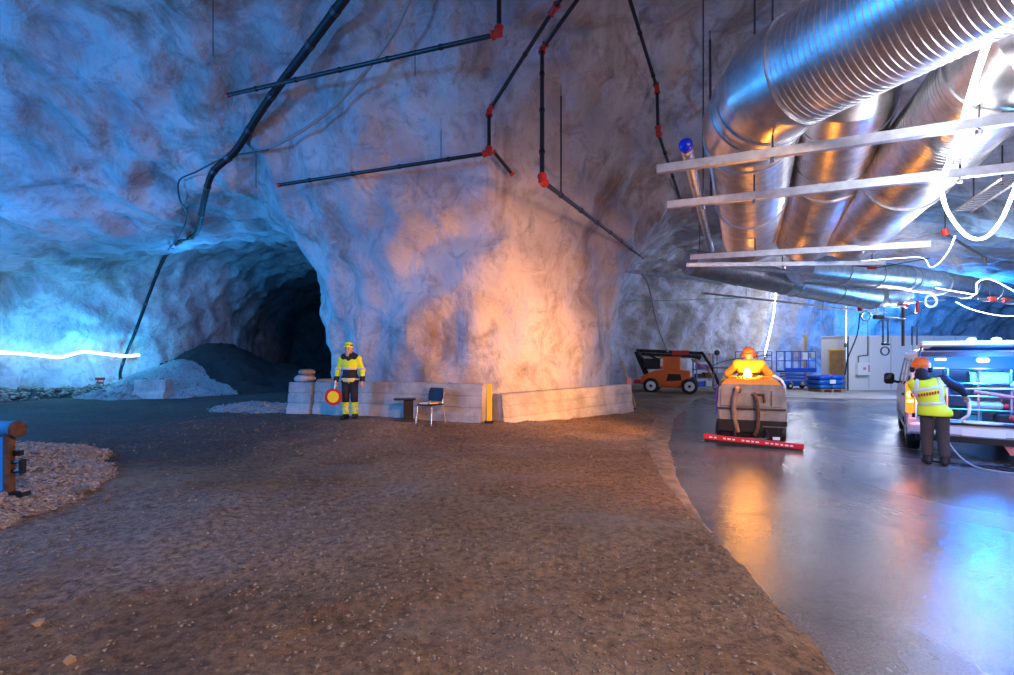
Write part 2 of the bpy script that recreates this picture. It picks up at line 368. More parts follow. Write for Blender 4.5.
# normals, then lumpy displacement
def vnormals(V, Q):
    e1 = V[Q[:, 2]]-V[Q[:, 0]]; e2 = V[Q[:, 3]]-V[Q[:, 1]]; fn = np.cross(e1, e2); n = np.zeros_like(V)
    for k in range(4): np.add.at(n, Q[:, k], fn)
    return n/np.maximum(np.linalg.norm(n, axis=1), 1e-9)[:, None]
CN = vnormals(CV, CQ)
disp = np.empty(len(CV))
for i, (x, y, z) in enumerate(CV):
    p = Vector((x, y, z))
    a = noise.noise(p*0.22+Vector((3, 1, 7))); b1 = abs(noise.noise(p*0.55)); c1 = noise.noise(p*1.3+Vector((9, 2, 4))); d1 = noise.noise(p*2.9)
    disp[i] = 0.42*a+0.55*(b1-0.25)+0.22*c1+0.10*d1
# keep the wall feet where they stand
foot = sstep(CV[:, 2], 0.0, 2.5)*0.7+0.3
CV = CV+CN*(disp*foot)[:, None]
CN = vnormals(CV, CQ)
fc = CV[CQ].mean(1); fnz = CN[CQ].mean(1)
_, near = poly_dist(fc[:, 0], fc[:, 1])
up_is = np.abs(fnz[:, 2])
side = np.array([SIDES[i] for i in near])
tt, _ = poly_dist(fc[:, 0], fc[:, 1])
ceil = (tt > 2.3)
side = np.where(ceil, 'ceiling', side)
sgn = np.sign((CN[:, 2][CV[:, 2] > 6.5]).mean())   # which way normals point (down into the air is wanted)
for s_ in sorted(set(side)):
    q = CQ[side == s_]; uq, inv = np.unique(q, return_inverse=True); q2 = inv.reshape(q.shape)
    n2 = CN[uq]
    if sgn > 0: q2 = q2[:, ::-1]; n2 = -n2
    o = mesh_from(s_, CV[uq], q2, 'shotcrete'); o.data.normals_split_custom_set_from_vertices([tuple(v) for v in n2])
    lab = {'ceiling': 'lumpy sprayed concrete rock ceiling of the cavern', 'wall_left': 'rough rock wall lit blue beside the light strip', 'wall_center': 'massive rock pillar between the two tunnel mouths',
           'wall_back': 'rough rock wall behind the lifts and white cabin', 'wall_right': 'rock wall beyond the van', 'wall_rear': 'rock wall behind the viewer', 'wall_end': 'dark rock at the end of the tunnel'}[s_]
    tag(o, lab, kind='structure')
BVH = BVHTree.FromPolygons([tuple(v) for v in CV], [tuple(int(i) for i in f) for f in CQ])
CAM = Vector((0, 0, CAMZ))
def onrock(x, y, clear=0.15, dmax=60):
    """point in front of the rock, seen at pixel (x,y)"""
    r = ray(x, y); hit = BVH.ray_cast(CAM, r.normalized(), 90)
    d = min(hit[0].y if hit[0] else 30, dmax)
    return P(x, y, d-clear*1.3)
def rock_above(p):
    hit = BVH.ray_cast(Vector(p), Vector((0, 0, 1)), 20); return hit[0].z if hit[0] else p[2]+1.5
# ------------------------------------------------------------------ floor
EDGE = [(-16, 2.6), (0, 1.95), (2.8, 1.87), (4, 2.0), (5.4, 2.08), (7.1, 2.35), (9.9, 3.04), (13.8, 4.4), (20, 7.4), (24.6, 10.5), (29, 15), (34, 30), (52, 60)]
def edge_x(y): return np.interp(y, [e[0] for e in EDGE], [e[1] for e in EDGE])
def base_h(x, y):
    e = (edge_x(y)-x)*0.9
    up = 0.24*np.exp(-(((x+2.6)/5.5)**2+((y-12.6)/3.6)**2))
    left = -0.0*x
    return -0.22+0.25*sstep(e, -0.5, 0.18)+sstep(e, 0.3, 3.0)*(up+0.03)+left
def floor_z(x, y):
    e = float((edge_x(y)-x)*0.9)
    z = float(base_h(np.float64(x), np.float64(y))); k = float(sstep(np.float64(e), -0.1, 0.5))
    p = Vector((x, y, 0))
    z += k*(0.05*noise.noise(p*0.5)+0.035*noise.noise(p*1.4+Vector((5, 5, 0)))+0.03*noise.noise(Vector((x*0.7, y*2.6, 2.0)))+0.02*noise.noise(p*4.0)+0.012*noise.noise(p*9.0))
    return max(z, 0.0) if e < 0 else z
def raw_floor(x, y):
    e = float((edge_x(y)-x)*0.9)
    z = float(base_h(np.float64(x), np.float64(y))); k = float(sstep(np.float64(e), -0.1, 0.5)); p = Vector((x, y, 0))
    return z+k*(0.05*noise.noise(p*0.5)+0.035*noise.noise(p*1.4+Vector((5, 5, 0)))+0.03*noise.noise(Vector((x*0.7, y*2.6, 2.0)))+0.02*noise.noise(p*4.0)+0.012*noise.noise(p*9.0))+0.02*noise.noise(p*3)*(1-k)
fx = np.concatenate([np.arange(-25, -9, 0.4), np.arange(-9, 6, 0.085), np.arange(6, 32, 0.4)])
fy = np.concatenate([np.arange(-18, 0.6, 0.6), np.arange(0.6, 9, 0.085), np.arange(9, 18, 0.15), np.arange(18, 52, 0.5)])
nxf, nyf = len(fx), len(fy)
FV = np.array([(x, y, raw_floor(x, y)) for x in fx for y in fy])
ii, jj = np.meshgrid(np.arange(nxf-1), np.arange(nyf-1), indexing='ij'); a0 = (ii*nyf+jj).ravel()
FQ = np.stack([a0, a0+nyf, a0+nyf+1, a0+1], 1)
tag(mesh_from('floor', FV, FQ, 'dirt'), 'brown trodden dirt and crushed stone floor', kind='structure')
ry = np.arange(-17, 40, 0.25); us = np.linspace(0, 1, 40)**1.5
RV = np.array([(ex+(46-ex)*t, y, -0.004) for y in ry for ex in [float(edge_x(y))-0.15] for t in us])
ii, jj = np.meshgrid(np.arange(len(ry)-1), np.arange(39), indexing='ij'); a0 = (ii*40+jj).ravel()
RQ = np.stack([a0, a0+1, a0+41, a0+40], 1)
tag(mesh_from('road', RV, RQ, 'wet_asphalt'), 'wet dark asphalt road reflecting the beacons', kind='structure')
mb = MB(); mb.prism([(9.3, 22.2), (13, 20.8), (20, 20.0), (27, 21), (34, 27), (34, 36), (14, 34), (11.5, 26)], (-0.05, 0.015), lambda u_, v_, w_: (u_, v_, w_))
tag(mb.build('floor_apron', 'concrete_floor'), 'dry pale concrete apron before the white cabin', kind='structure')
# sandy rim along the road edge
mb = MB(); rim = [(float(edge_x(y)), y) for y in np.arange(5.0, 21, 0.2)]
for k in range(len(rim)-1):
    vs_ = []
    for (x, y), wv in ((rim[k], 0.02+0.25*math.sin(PI*k/len(rim))), (rim[k+1], 0.02+0.25*math.sin(PI*(k+1)/len(rim)))):
        j = 0.05*noise.noise(Vector((x*3, y*3, 1))); hz_ = min(1, wv/0.2); vs_ += [(x+wv*0.8+j*hz_, y, -0.01), (x+wv*0.3, y-0.02, 0.022*hz_+j*0.2), (x-wv*1.0+j, y, raw_floor(x-wv, y)+0.012*hz_), (x-wv*1.6, y, raw_floor(x-wv*1.6, y)-0.02)]
    mb.add(vs_, [(0, 1, 5, 4), (1, 2, 6, 5), (2, 3, 7, 6)])
mat('sand_rim', (0.30, 0.22, 0.15), 0.8, var=0.5, vscale=5, bump=0.8, bscale=40)
tag(mb.build('trim_1', 'sand_rim', smooth=True), 'sandy lip along the edge of the wet road', kind='structure')
# ------------------------------------------------------------------ stones and gravel
ICO = [(0, 0, 1), (.894, 0, .447), (.276, .851, .447), (-.724, .526, .447), (-.724, -.526, .447), (.276, -.851, .447), (.724, .526, -.447), (-.276, .851, -.447), (-.894, 0, -.447), (-.276, -.851, -.447), (.724, -.526, -.447), (0, 0, -1)]
ICF = [(0, 1, 2), (0, 2, 3), (0, 3, 4), (0, 4, 5), (0, 5, 1), (1, 6, 2), (2, 7, 3), (3, 8, 4), (4, 9, 5), (5, 10, 1), (6, 7, 2), (7, 8, 3), (8, 9, 4), (9, 10, 5), (10, 6, 1), (11, 7, 6), (11, 8, 7), (11, 9, 8), (11, 10, 9), (11, 6, 10)]
ICO = np.array(ICO); ICF = np.array(ICF)
def stones(name, pts, sizes, material, parent=None, flat=0.65):
    pts = np.asarray(pts); sizes = np.asarray(sizes); n = len(pts)
    V = np.tile(ICO[None], (n, 1, 1))*RNG.uniform(0.65, 1.3, (n, 12, 1))*np.stack([RNG.uniform(0.7, 1.3, n), RNG.uniform(0.7, 1.3, n), np.full(n, flat)*RNG.uniform(0.7, 1.2, n)], 1)[:, None, :]
    th = RNG.uniform(0, 2*PI, n); c, s_ = np.cos(th), np.sin(th); x = V[:, :, 0]*c[:, None]-V[:, :, 1]*s_[:, None]; y = V[:, :, 0]*s_[:, None]+V[:, :, 1]*c[:, None]
    V = np.stack([x, y, V[:, :, 2]], 2)*sizes[:, None, None]+pts[:, None, :]
    Fc = (ICF[None]+(np.arange(n)*12)[:, None, None]).reshape(-1, 3)
    return mesh_from(name, V.reshape(-1, 3), Fc, material, parent, smooth=False)
pts, sz = [], []
while len(pts) < 20000:
    y = 1.6+RNG.random()**1.6*12; x = RNG.uniform(-1.05, 1.0)*(y+0.5)
    if x > edge_x(y)-0.08+0.12*RNG.random() or x < -9: continue
    dens = noise.noise(Vector((x*0.6, y*0.6, 3)))
    if dens < -0.1 and RNG.random() < 0.75: continue
    s_ = 0.004+0.013*RNG.random()**3*(0.6+0.08*y); pts.append((x, y, raw_floor(x, y)+s_*0.2)); sz.append(s_)
tag(stones('loose_gravel', pts, sz, 'stone'), 'small loose stones scattered over the brown dirt', 'gravel', kind='stuff')
def one_stone(name, px, py, size, label, group=None, material='stone'):
    d = 885/(py-HY); x = (px-CXP)/F_PX*d; o = stones(name, [(0, 0, 0)], [1], material, flat=0.6)
    o.location = (x, d, raw_floor(x, d)+size*0.25); o.scale = (size,)*3; return tag(o, label, 'stone', group)
one_stone('stone', 80, 496, 0.15, 'pale flat stone at the foot of the pink gravel heap')
one_stone('stone', 106, 503, 0.06, 'small bluish stone lying off the tip of the gravel heap')
one_stone('stone', 242, 577, 0.045, 'dark rounded stone alone on the dirt, centre left')
one_stone('stone', 79, 558, 0.03, 'small pale stone on the light dusty track')
one_stone('stone', 38, 633, 0.05, 'brown stone near the lower left corner', material='sandbag')
one_stone('stone', 70, 668, 0.045, 'brown stone at the bottom edge near the corner', material='sandbag')
def heap(name, label, cat, peaks, rad, material, n=90, stone_n=0, stone_s=(0.02, 0.05), stone_mat=None, rough=0.06, fscale=2.0, at=None):
    """heap of loose stuff: cones around peaks (x,y,height,radius)"""
    xs = [p[0] for p in peaks]; ys = [p[1] for p in peaks]; R = max(p[3] for p in peaks)+0.3
    x0, x1, y0, y1 = min(xs)-R, max(xs)+R, min(ys)-R, max(ys)+R; cx, cy = sum(xs)/len(xs), sum(ys)/len(ys)
    def hh(x, y):
        z = 0
        for (px, py, ph, pr) in peaks:
            q = math.hypot(x-px, y-py)/pr*(1+0.18*noise.noise(Vector((x*0.8, y*0.8, px)))); z = max(z, ph*max(0, 1-q)**0.95-(0.12*ph*max(0, 0.15-q)/0.15))
        return z
    gxs = np.linspace(x0, x1, n); gys = np.linspace(y0, y1, n); V = []
    for x in gxs:
        for y in gys:
            z = hh(x, y); k = min(1, z/0.15)
            V.append((x-cx, y-cy, floor_z(x, y)-0.05+z*1.0+(0.05 if z > 0.02 else -0.03)+k*rough*(noise.noise(Vector((x, y, 0))*fscale)+0.6*noise.noise(Vector((x, y, 3))*fscale*2.5))))
    i_, j_ = np.meshgrid(np.arange(n-1), np.arange(n-1), indexing='ij'); a_ = (i_*n+j_).ravel(); Q = np.stack([a_, a_+n, a_+n+1, a_+1], 1)
    V = np.array(V); hv = np.array([hh(x, y) for x in gxs for y in gys]); Q = Q[(hv[Q] > 0.004).any(1)]
    uq, inv = np.unique(Q, return_inverse=True)
    t = thing(name, label, cat, (cx, cy, 0)); mesh_from('heap', V[uq], inv.reshape(Q.shape), material, t)
    if stone_n:
        pts, sz = [], []
        while len(pts) < stone_n:
            x, y = RNG.uniform(x0, x1), RNG.uniform(y0, y1); z = hh(x, y)
            if z < 0.01: continue
            s_ = stone_s[0]+(stone_s[1]-stone_s[0])*RNG.random()**2.5; pts.append((x-cx, y-cy, floor_z(x, y)+z+s_*0.15)); sz.append(s_)
        o = stones('loose_stone', pts, sz, stone_mat or material, t); o['kind'] = 'stuff'
    return t
heap('gravel_heap', 'heap of pinkish crushed gravel beside the blue pipe stand', 'gravel', [(-8.3, 6.6, 0.62, 2.5), (-6.9, 6.3, 0.42, 1.6), (-6.1, 5.4, 0.25, 1.2)], 3, 'gravel_pink', 110, 5200, (0.015, 0.05), rough=0.03)
heap('gravel_heap', 'pale grey gravel heap in front of the black heap', 'gravel', [(-15.2, 23.4, 1.75, 3.4)], 3, 'gravel_grey', 70, 500, (0.03, 0.08), rough=0.08)
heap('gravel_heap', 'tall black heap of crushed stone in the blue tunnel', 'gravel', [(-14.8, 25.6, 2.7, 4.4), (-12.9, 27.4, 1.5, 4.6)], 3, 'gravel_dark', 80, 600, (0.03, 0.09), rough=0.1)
peaks = [(-20.6+0.62*k+RNG.uniform(-.3, .3), 19.3+0.66*k+RNG.uniform(-.4, .1), RNG.uniform(0.35, 0.62), RNG.uniform(0.9, 1.5)) for k in range(8)]
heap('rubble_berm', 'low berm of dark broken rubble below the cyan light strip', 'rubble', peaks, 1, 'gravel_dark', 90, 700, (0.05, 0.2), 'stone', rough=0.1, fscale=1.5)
heap('rubble_berm', 'pale rubble spill beside the concrete block', 'rubble', [(-15.6, 20.8, 0.6, 1.3), (-16.5, 20.4, 0.3, 0.9)], 1, 'gravel_grey', 40, 180, (0.04, 0.14), rough=0.1)
heap('rubble_berm', 'strip of pale gravel beyond the end barrier block', 'rubble', [(-7.3, 15.4, 0.22, 1.3), (-6.6, 14.5, 0.18, 1.0), (-8.3, 16.3, 0.2, 1.3)], 1, 'gravel_grey', 50, 300, (0.03, 0.08), rough=0.03)
# ------------------------------------------------------------------ ventilation ducts
def ridged(p0, p1, r, pitch=0.065, ridge=0.005, seg=40, mb=None):
    """corrugated spiral-duct wall between two points"""
    p0, p1 = Vector(p0), Vector(p1); Ln = (p1-p0).length; n = max(2, int(Ln/pitch)); pts, rr = [], []
    for i in range(n):
        for f, dr in ((0.0, 0), (0.70, 0), (0.80, ridge), (0.92, ridge)):
            pts.append(p0+(p1-p0)*((i+f)/n)); rr.append(r+dr)
    pts.append(p1); rr.append(r); mb = mb or MB(); mb.tube(pts, rr, seg); return mb
def duct(label, runs, r, name='ventilation_duct'):
    """runs: list of polyline points; straight spans become corrugated sections, bends become plain elbow pieces"""
    pts = [Vector(p) for p in runs]; t = thing(name, label, 'duct', pts[0]); o0 = pts[0]; loc = [p-o0 for p in pts]; n = len(loc)
    cut = 0.42*r*1.2
    for i in range(n-1):
        a, b_ = loc[i], loc[i+1]; d = (b_-a).normalized(); Ln = (b_-a).length
        s = a+d*(cut if i > 0 else 0); e = b_-d*(cut if i < n-2 else 0)
        k = max(1, int(round((e-s).length/2.4)))
        for q in range(k):
            u0 = s+(e-s)*(q/k); u1 = s+(e-s)*((q+1)/k); ridged(u0, u1, r).build('duct_section', 'galvanised', t, smooth=35)
            if q > 0 or i > 0: MB().tube([u0-d*0.035, u0-d*0.03, u0+d*0.03, u0+d*0.035], [r, r+0.03, r+0.03, r], 40).build('seam_band', 'galvanised', t, smooth=30)
        if i < n-2:
            d2 = (loc[i+2]-b_).normalized(); MB().tube([b_-d*cut, b_-d*cut*0.95, b_, b_+d2*cut*0.95, b_+d2*cut], r+0.006, 40).build('elbow', 'galvanised', t, smooth=30)
            MB().tube([b_-d*0.02-d*cut, b_-d*cut+d*0.02], r+0.022, 40, cap=True).build('seam_band', 'galvanised', t, smooth=30)
    return t
RD = 0.62
D1b = P(757, 96, 6.4); D1a = P(751, 236, 12.0); D1dir = Vector((0.38, -0.92, 0.0))
duct('big galvanised spiral duct with an elbow, foremost of the three', [D1b+D1dir*5.6, D1b+D1dir*0.0+Vector((0.10, -0.3, 0)), D1b+(D1a-D1b)*0.10-Vector((0.07, 0, 0)), D1a], RD)
duct('galvanised spiral duct in the middle, partly behind the foremost duct', [P(862, 40, 6.0)+Vector((0.1, -0.5, 1.6)), P(848, 92, 6.9), P(834, 160, 8.4), P(806, 236, 11.2)], 0.6)
duct('galvanised spiral duct nearest the glowing light rope', [P(1085, 20, 4.6)+Vector((1.2, 0, 0.3)), P(1030, 40, 5.1), P(852, 232, 10.4)], 0.6)
duct('long bright galvanised duct running off behind the light ropes', [P(800, 268, 15.5), P(905, 278, 18.5), P(1030, 297, 25)], 0.46)
duct('lower galvanised duct ending in an open collar', [P(690, 262, 16.0), P(790, 283, 17.0), P(872, 298, 18.6)], 0.42)
duct('short galvanised duct stub beyond the open collar', [P(878, 297, 18.9), P(903, 296, 19.6)], 0.38)
# small tube with a blue end cap, parallel to the big ducts
t = thing('capped_tube', 'thin galvanised tube with a blue end cap beside the foremost duct', 'tube', P(684, 142, 6.7))
pA, pB = P(686, 146, 6.75)-t.location, P(711, 250, 13.0)-t.location
ridged(pA, pB, 0.075, 0.16, 0.006, 16).build('tube', 'galvanised', t, smooth=35)
ax_ = (pA-pB).normalized(); MB().lathe(pA, [(0.085, -0.05), (0.09, 0.0), (0.09, 0.05), (0.06, 0.075), (0.0, 0.08)], 20, ax_).build('end_cap', 'cap_blue', t, smooth=40)
# ------------------------------------------------------------------ steel channel beams under the ducts
def beam(label, a, b_, hgt=0.11, wid=0.09, rods=(), drop=0.0):
    a, b_ = Vector(a), Vector(b_); t = thing('channel_beam', label, 'beam', a); v = b_-a; d = v.normalized(); sd = Vector((0, 0, 1)).cross(d).normalized(); upv = d.cross(sd).normalized()
    if upv.z < 0: upv = -upv
    prof = [(-wid/2, 0), (wid/2, 0), (wid/2, hgt), (wid/2-0.02, hgt), (wid/2-0.02, 0.02), (-wid/2+0.02, 0.02), (-wid/2+0.02, hgt), (-wid/2, hgt)]
    mb = MB(); mb.prism(prof, (0, v.length), lambda u_, w_, l_: d*l_+sd*u_+upv*w_); mb.build('channel', 'beam_steel', t)
    for f in rods:
        q = v*f; top = rock_above(a+q)
        MB().cyl(q+Vector((0, 0, -0.05)), q+Vector((0, 0, min(top-(a+q).z+0.1, 6))), 0.012, seg=6).build('hanger_rod', 'dark_steel', t)
        MB().cyl(q+Vector((0, 0, -0.06)), q+Vector((0, 0, -0.01)), 0.028, seg=6).build('nut', 'steel', t)
    return t
beam('long galvanised channel beam under the ducts, nearest of the three', P(657, 174, 6.65), P(1035, 121, 5.2), rods=(0.36, 0.88))
beam('long galvanised channel beam under the ducts, middle of the three', P(667, 209, 7.7), P(1035, 170, 6.16), rods=(0.12, 0.28, 0.83))
beam('galvanised channel beam under the far ends of the ducts', P(690, 260, 10.6), P(930, 247, 9.2), rods=(0.3, 0.75))
beam('shorter galvanised channel beam just behind the farthest duct beam', P(686, 267, 11.7), P(885, 265, 11.0), 0.09, 0.08, rods=(0.5,))
beam('thin grey rail sloping down from the pillar to the hall', P(622, 272, 17.0), P(780, 290, 20.0), 0.12, 0.1, rods=(0.45, 0.8))
beam('short pale channel beam under the lower duct', P(730, 268, 14.6), P(815, 276, 15.0), 0.07, 0.08)
# cable ladders
def ladder(label, a, b_, wid=0.3, n=16, up=0.0):
    a, b_ = Vector(a), Vector(b_); t = thing('cable_ladder', label, 'cable ladder', a); v = b_-a; d = v.normalized(); sd = Vector((0, 0, 1)).cross(d).normalized()*wid/2
    for s_ in (-1, 1): MB().tube([sd*s_, sd*s_+v], 0.022, 4).build('side_rail', 'galvanised', t)
    proto = MB().cyl(-sd, sd, 0.014, seg=5).build('rung', 'galvanised', t)
    for k in range(1, n):
        o = proto if k == 1 else proto.copy()
        if k > 1: COL.objects.link(o); o.parent = t
        o.location = v*(k/n)
    for f in (0.25, 0.8):
        q = v*f; MB().cyl(q, q+Vector((0, 0, min(3, rock_above(a+q)-(a+q).z))), 0.012, seg=5).build('hanger_rod', 'dark_steel', t)
    return t
ladder('galvanised cable ladder rising beside the light rope loop', P(962, 212, 8.6), P(1014, 177, 7.4), 0.28, 14)
ladder('long thin cable ladder along the far hall before the rock wall', P(702, 293, 22.0), P(885, 313, 21.0), 0.3, 26)
t = thing('black_drain_pipe', 'straight black pipe hung below the lower duct', 'pipe', P(783, 293, 18.0))
MB().tube([(0, 0, 0), P(848, 298, 18.0)-t.location], 0.06, 10).build('pipe', 'dark_steel', t); MB().tube([P(846, 298, 18)-t.location, P(854, 298.5, 18)-t.location], 0.085, 10).build('collar', 'steel', t)
for f in (0.3, 0.75): MB().cyl((P(848, 298, 18)-t.location)*f, (P(848, 298, 18)-t.location)*f+Vector((0, 0, 1.0)), 0.01, seg=5).build('hanger_rod', 'dark_steel', t)
# ------------------------------------------------------------------ black pipes with red joints under the rock
def pipe_run(label, pix, r=0.05, clear=0.28, caps=(True, True), joints=None, hang=True):
    """pix: (x, y) or ('v', y) for a vertical drop at the previous x"""
    pts = []
    for i, q in enumerate(pix):
        pts.append(onrock(q[0], q[1], clear) if len(q) == 2 else P(q[0], q[1], q[2]))
    for i in range(1, len(pix)):
        if len(pix[i]) == 3 and pix[i][2] == 0: pts[i] = P(pix[i][0], pix[i][1], pts[i-1].y)
    # pull a span forward where it would run inside the rock
    for _ in range(12):
        bad = False
        for i in range(len(pts)-1):
            for f in (0.15, 0.3, 0.5, 0.7, 0.85):
                p = pts[i].lerp(pts[i+1], f); dr = p-CAM; hit = BVH.ray_cast(CAM, dr.normalized(), 90)
                if hit[0] and hit[0].y < p.y+0.1:
                    for j in (i, i+1): pts[j] = CAM+(pts[j]-CAM)*0.975
                    bad = True; break
        if not bad: break
    t = thing('drain_pipe', label, 'pipe', pts[0]); o0 = pts[0]
    for i in range(len(pts)-1):
        a, b_ = pts[i]-o0, pts[i+1]-o0; d = (b_-a).normalized(); MB().tube([a, b_], r, 10).build('pipe_segment', 'black_plastic', t, smooth=40)
        Ln = (b_-a).length
        if Ln > 1.2 and hang and abs(d.z) < 0.9:
            for k in range(1, int(Ln/1.3)+1):
                q = a+d*(k*1.3-0.3); MB().tube([q-d*0.03, q+d*0.03], r+0.012, 10).build('clip', 'black_metal', t)
                top = rock_above(o0+q); hh = top-(o0+q).z
                if 0.08 < hh < 0.7: MB().cyl(q, q+Vector((0, 0, hh+0.1)), 0.006, seg=5).build('hanger_rod', 'dark_steel', t)
    for i in range(1, len(pts)-1):
        p = pts[i]-o0; d0 = (pts[i]-pts[i-1]).normalized(); d1 = (pts[i+1]-pts[i]).normalized()
        j = MB().tube([p-d0*0.13, p, p+d1*0.13], r+0.02, 12).build('joint', 'red_joint', t, smooth=40)
        for dd, s_ in ((d0, -1), (d1, 1)): MB().tube([p+dd*s_*0.10, p+dd*s_*0.14], r+0.038, 12).build('flange', 'red_joint', j)
    for c, (p, q) in zip(caps, ((pts[0], pts[1]), (pts[-1], pts[-2]))):
        if c:
            d = (q-p).normalized(); MB().tube([p-o0-d*0.04, p-o0+d*0.03], r+0.014, 12).build('end_cap', 'red_joint', t)
    return t
pipe_run('black pipe with a red tip crossing behind the thick black hose', [(228, 95), (499, 34), (499, -60, 0)], 0.048, caps=(True, False))
pipe_run('black pipe dropping beside the pillar then sloping to a red tip', [(580, -4), (542, 49), (542, 181, 0), (643, 257)], 0.045, caps=(False, True))
pipe_run('black pipe with many red joints ending in a long spur to the left', [(566, -8), (554, 9), (489, 111), (489, 153, 0), (279, 185)], 0.045, caps=(False, True))
pipe_run('short black pipe spur with a red tip beside the red elbow', [(494, 152), (512, 174)], 0.042, caps=(True, True))
pipe_run('black pipe with two red joints descending towards the channel beams', [(628, -6), (657, 88), (658, 132, 0), (680, 198)], 0.042, caps=(False, False))
def rod(label, x0, y0, x1, y1, r, matn, name='hanging_rod', clear=0.2):
    a = onrock(x0, y0, clear); b_ = P(x1, y1, a.y); t = thing(name, label, 'rod', b_)
    MB().cyl((0, 0, 0), a-b_, r, seg=8).build('rod', matn, t); MB().cyl(a-b_-Vector((0, 0, 0.02)), a-b_+Vector((0, 0, 0.28)), r*0.45, seg=5).build('bolt', 'dark_steel', t)
rod('blue-black rod hanging upright beside the sloping pipe', 561, 96, 561, 192, 0.02, 'navy_cloth')
rod('dark pole hanging left of the foremost duct', 710, 40, 711, 200, 0.03, 'dark_steel')
rod('thin wire hanging near the top left of the ceiling', 213, -4, 213, 56, 0.009, 'dark_steel')
rod('thin wire hanging above the left tunnel mouth', 256, 152, 256, 188, 0.009, 'dark_steel')
rod('thin wire hanging above the long pipe spur', 441, 130, 441, 163, 0.009, 'dark_steel')
rod('short thin wire hanging left of the short pipe spur', 415, 55, 415, 76, 0.009, 'dark_steel')
# ------------------------------------------------------------------ hoses and cables
def hose(name, label, cat, pts, r, matn, n=6, seg=10, straps=0, strap_mat='cable_grey'):
    pts = [Vector(p) for p in pts]; t = thing(name, label, cat, pts[0]); c = catmull([p-pts[0] for p in pts], n)
    if hasattr(r, '__len__'): r = list(np.linspace(r[0], r[1], len(c)))
    MB().tube(c, r, seg).build('hose', matn, t, smooth=60)
    if straps:
        for k in range(straps):
            i = int((k+0.5)/straps*(len(c)-1)); d = (c[i+1]-c[i]).normalized(); rr = r if not hasattr(r, '__len__') else r[i]
            MB().tube([c[i]-d*0.06, c[i]+d*0.06], rr+0.012, seg).build('strap', strap_mat, t)
    return t
hp = [(348, -6, .35), (310, 45, .35), (265, 105, .3), (236, 150, .35), (214, 171, .5), (206, 192, .5), (196, 233, .35), (180, 241, .3), (164, 258, .3), (150, 292, .3), (136, 330, .3), (121, 369, .3), (122, 386, .3)]
hose('supply_hose', 'thick black hose from the ceiling down to the rubble', 'hose', [onrock(x, y, c) for x, y, c in hp], (0.10, 0.06), 'black_rubber', 6, 12, straps=16, strap_mat='dark_steel')
hose('grey_cable', 'slack grey cable curving beside the thick black hose', 'cable', [onrock(x, y, .3) for x, y in ((412, -6), (388, 42), (335, 106), (280, 143), (236, 156), (205, 157))], 0.04, 'cable_grey')
hose('grey_cable', 'thin dark cable dangling left of the thick hose bend', 'cable', [onrock(x, y, .2) for x, y in ((268, 150), (225, 158), (196, 172), (179, 181), (180, 200), (187, 215), (180, 235), (168, 250))], 0.022, 'dark_steel')
hose('grey_cable', 'pale cable hanging down the rock wall behind the boom lift', 'cable', [P(x, y, 23) for x, y in ((641, 273), (648, 284), (654, 310), (659, 330), (668, 352))], 0.04, 'cable_grey')
hose('green_line', 'taut green line across the far rock wall', 'line', [P(x, y, 24) for x, y in ((626, 301), (680, 300), (745, 298))], 0.016, 'green_line')
# light ropes
def rope(label, pts, r, matn, n=6, lit=(), e=40, col=WHITE):
    t = hose('light_rope', label, 'light', pts, r, matn, n, 8)
    for p in lit: lamp('rope_glow', p, e, col, 0.12)
    return t
bpy.context.view_layer.update()
def onduct(x, y, clear, dflt):
    best = dflt
    for ob in COL.objects:
        if ob.type == 'MESH' and ob.parent and ob.parent.name == 'ventilation_duct.002':
            mi = ob.matrix_world.inverted(); r_ = (mi.to_3x3()@ray(x, y)).normalized(); ok, loc_, _, _ = ob.ray_cast(mi@CAM, r_)
            if ok: best = min(best, (ob.matrix_world@loc_).y)
    return P(x, y, best-clear)
RP = [P(1022, -50, 3.9)]+[onduct(x, y, 0.12, dd) for x, y, dd in ((1002, 2, 4.4), (990, 35, 4.6), (978, 70, 5.0), (969, 100, 5.4), (961, 130, 5.9), (950, 160, 6.3))]+[P(940, 186, 6.0)]
rope('bright white light rope running down along the duct', RP, 0.03, 'led_white', 6, [RP[3]+Vector((0.2, -0.6, -0.6)), RP[6]+Vector((0.1, -0.6, -0.6))], 16)
LP = [P(x, y, d) for x, y, d in ((940, 186, 6.0), (948, 212, 6.8), (966, 235, 7.1), (984, 238, 7.1), (1000, 222, 7.0), (1012, 196, 6.8), (1022, 170, 6.6))]
rope('white light rope hanging in a loop below the beam', LP, 0.022, 'led_white', 6, [LP[3]+Vector((0.5, 0.9, 0.1))], 110)
rope('thin light rope drooping from the loop to the far ducts', [P(x, y, d) for x, y, d in ((955, 236, 7.1), (948, 252, 9.5), (938, 264, 12), (930, 267, 13), (923, 258, 13.5), (900, 258, 14), (850, 262, 15))], 0.010, 'led_dim', 5)
rope('stepped light rope under the far duct above the van', [P(x, y, 18) for x, y in ((1030, 299), (1014, 291), (990, 279), (977, 283), (976, 294), (965, 293), (936, 288))], 0.022, 'led_dim', 3, [P(985, 297, 17.5)], 200, (0.25, 0.55, 1.0))
rope('sagging light rope over the raised tailgate', [P(x, y, 18) for x, y in ((956, 302), (968, 308), (985, 313), (1005, 316), (1025, 315))], 0.016, 'led_dim', 5, [P(990, 322, 17)], 200, (0.10, 0.40, 1.0))
WR = [onrock(776, 292, .7), onrock(773, 318, .7), onrock(764, 358, .7)]
rope('upright light rope against the rock behind the sweeper driver', WR, 0.04, 'led_white', 6, [WR[1]+Vector((0, -2.4, 0.3)), WR[0]+Vector((0, -2.6, 0))], 110)
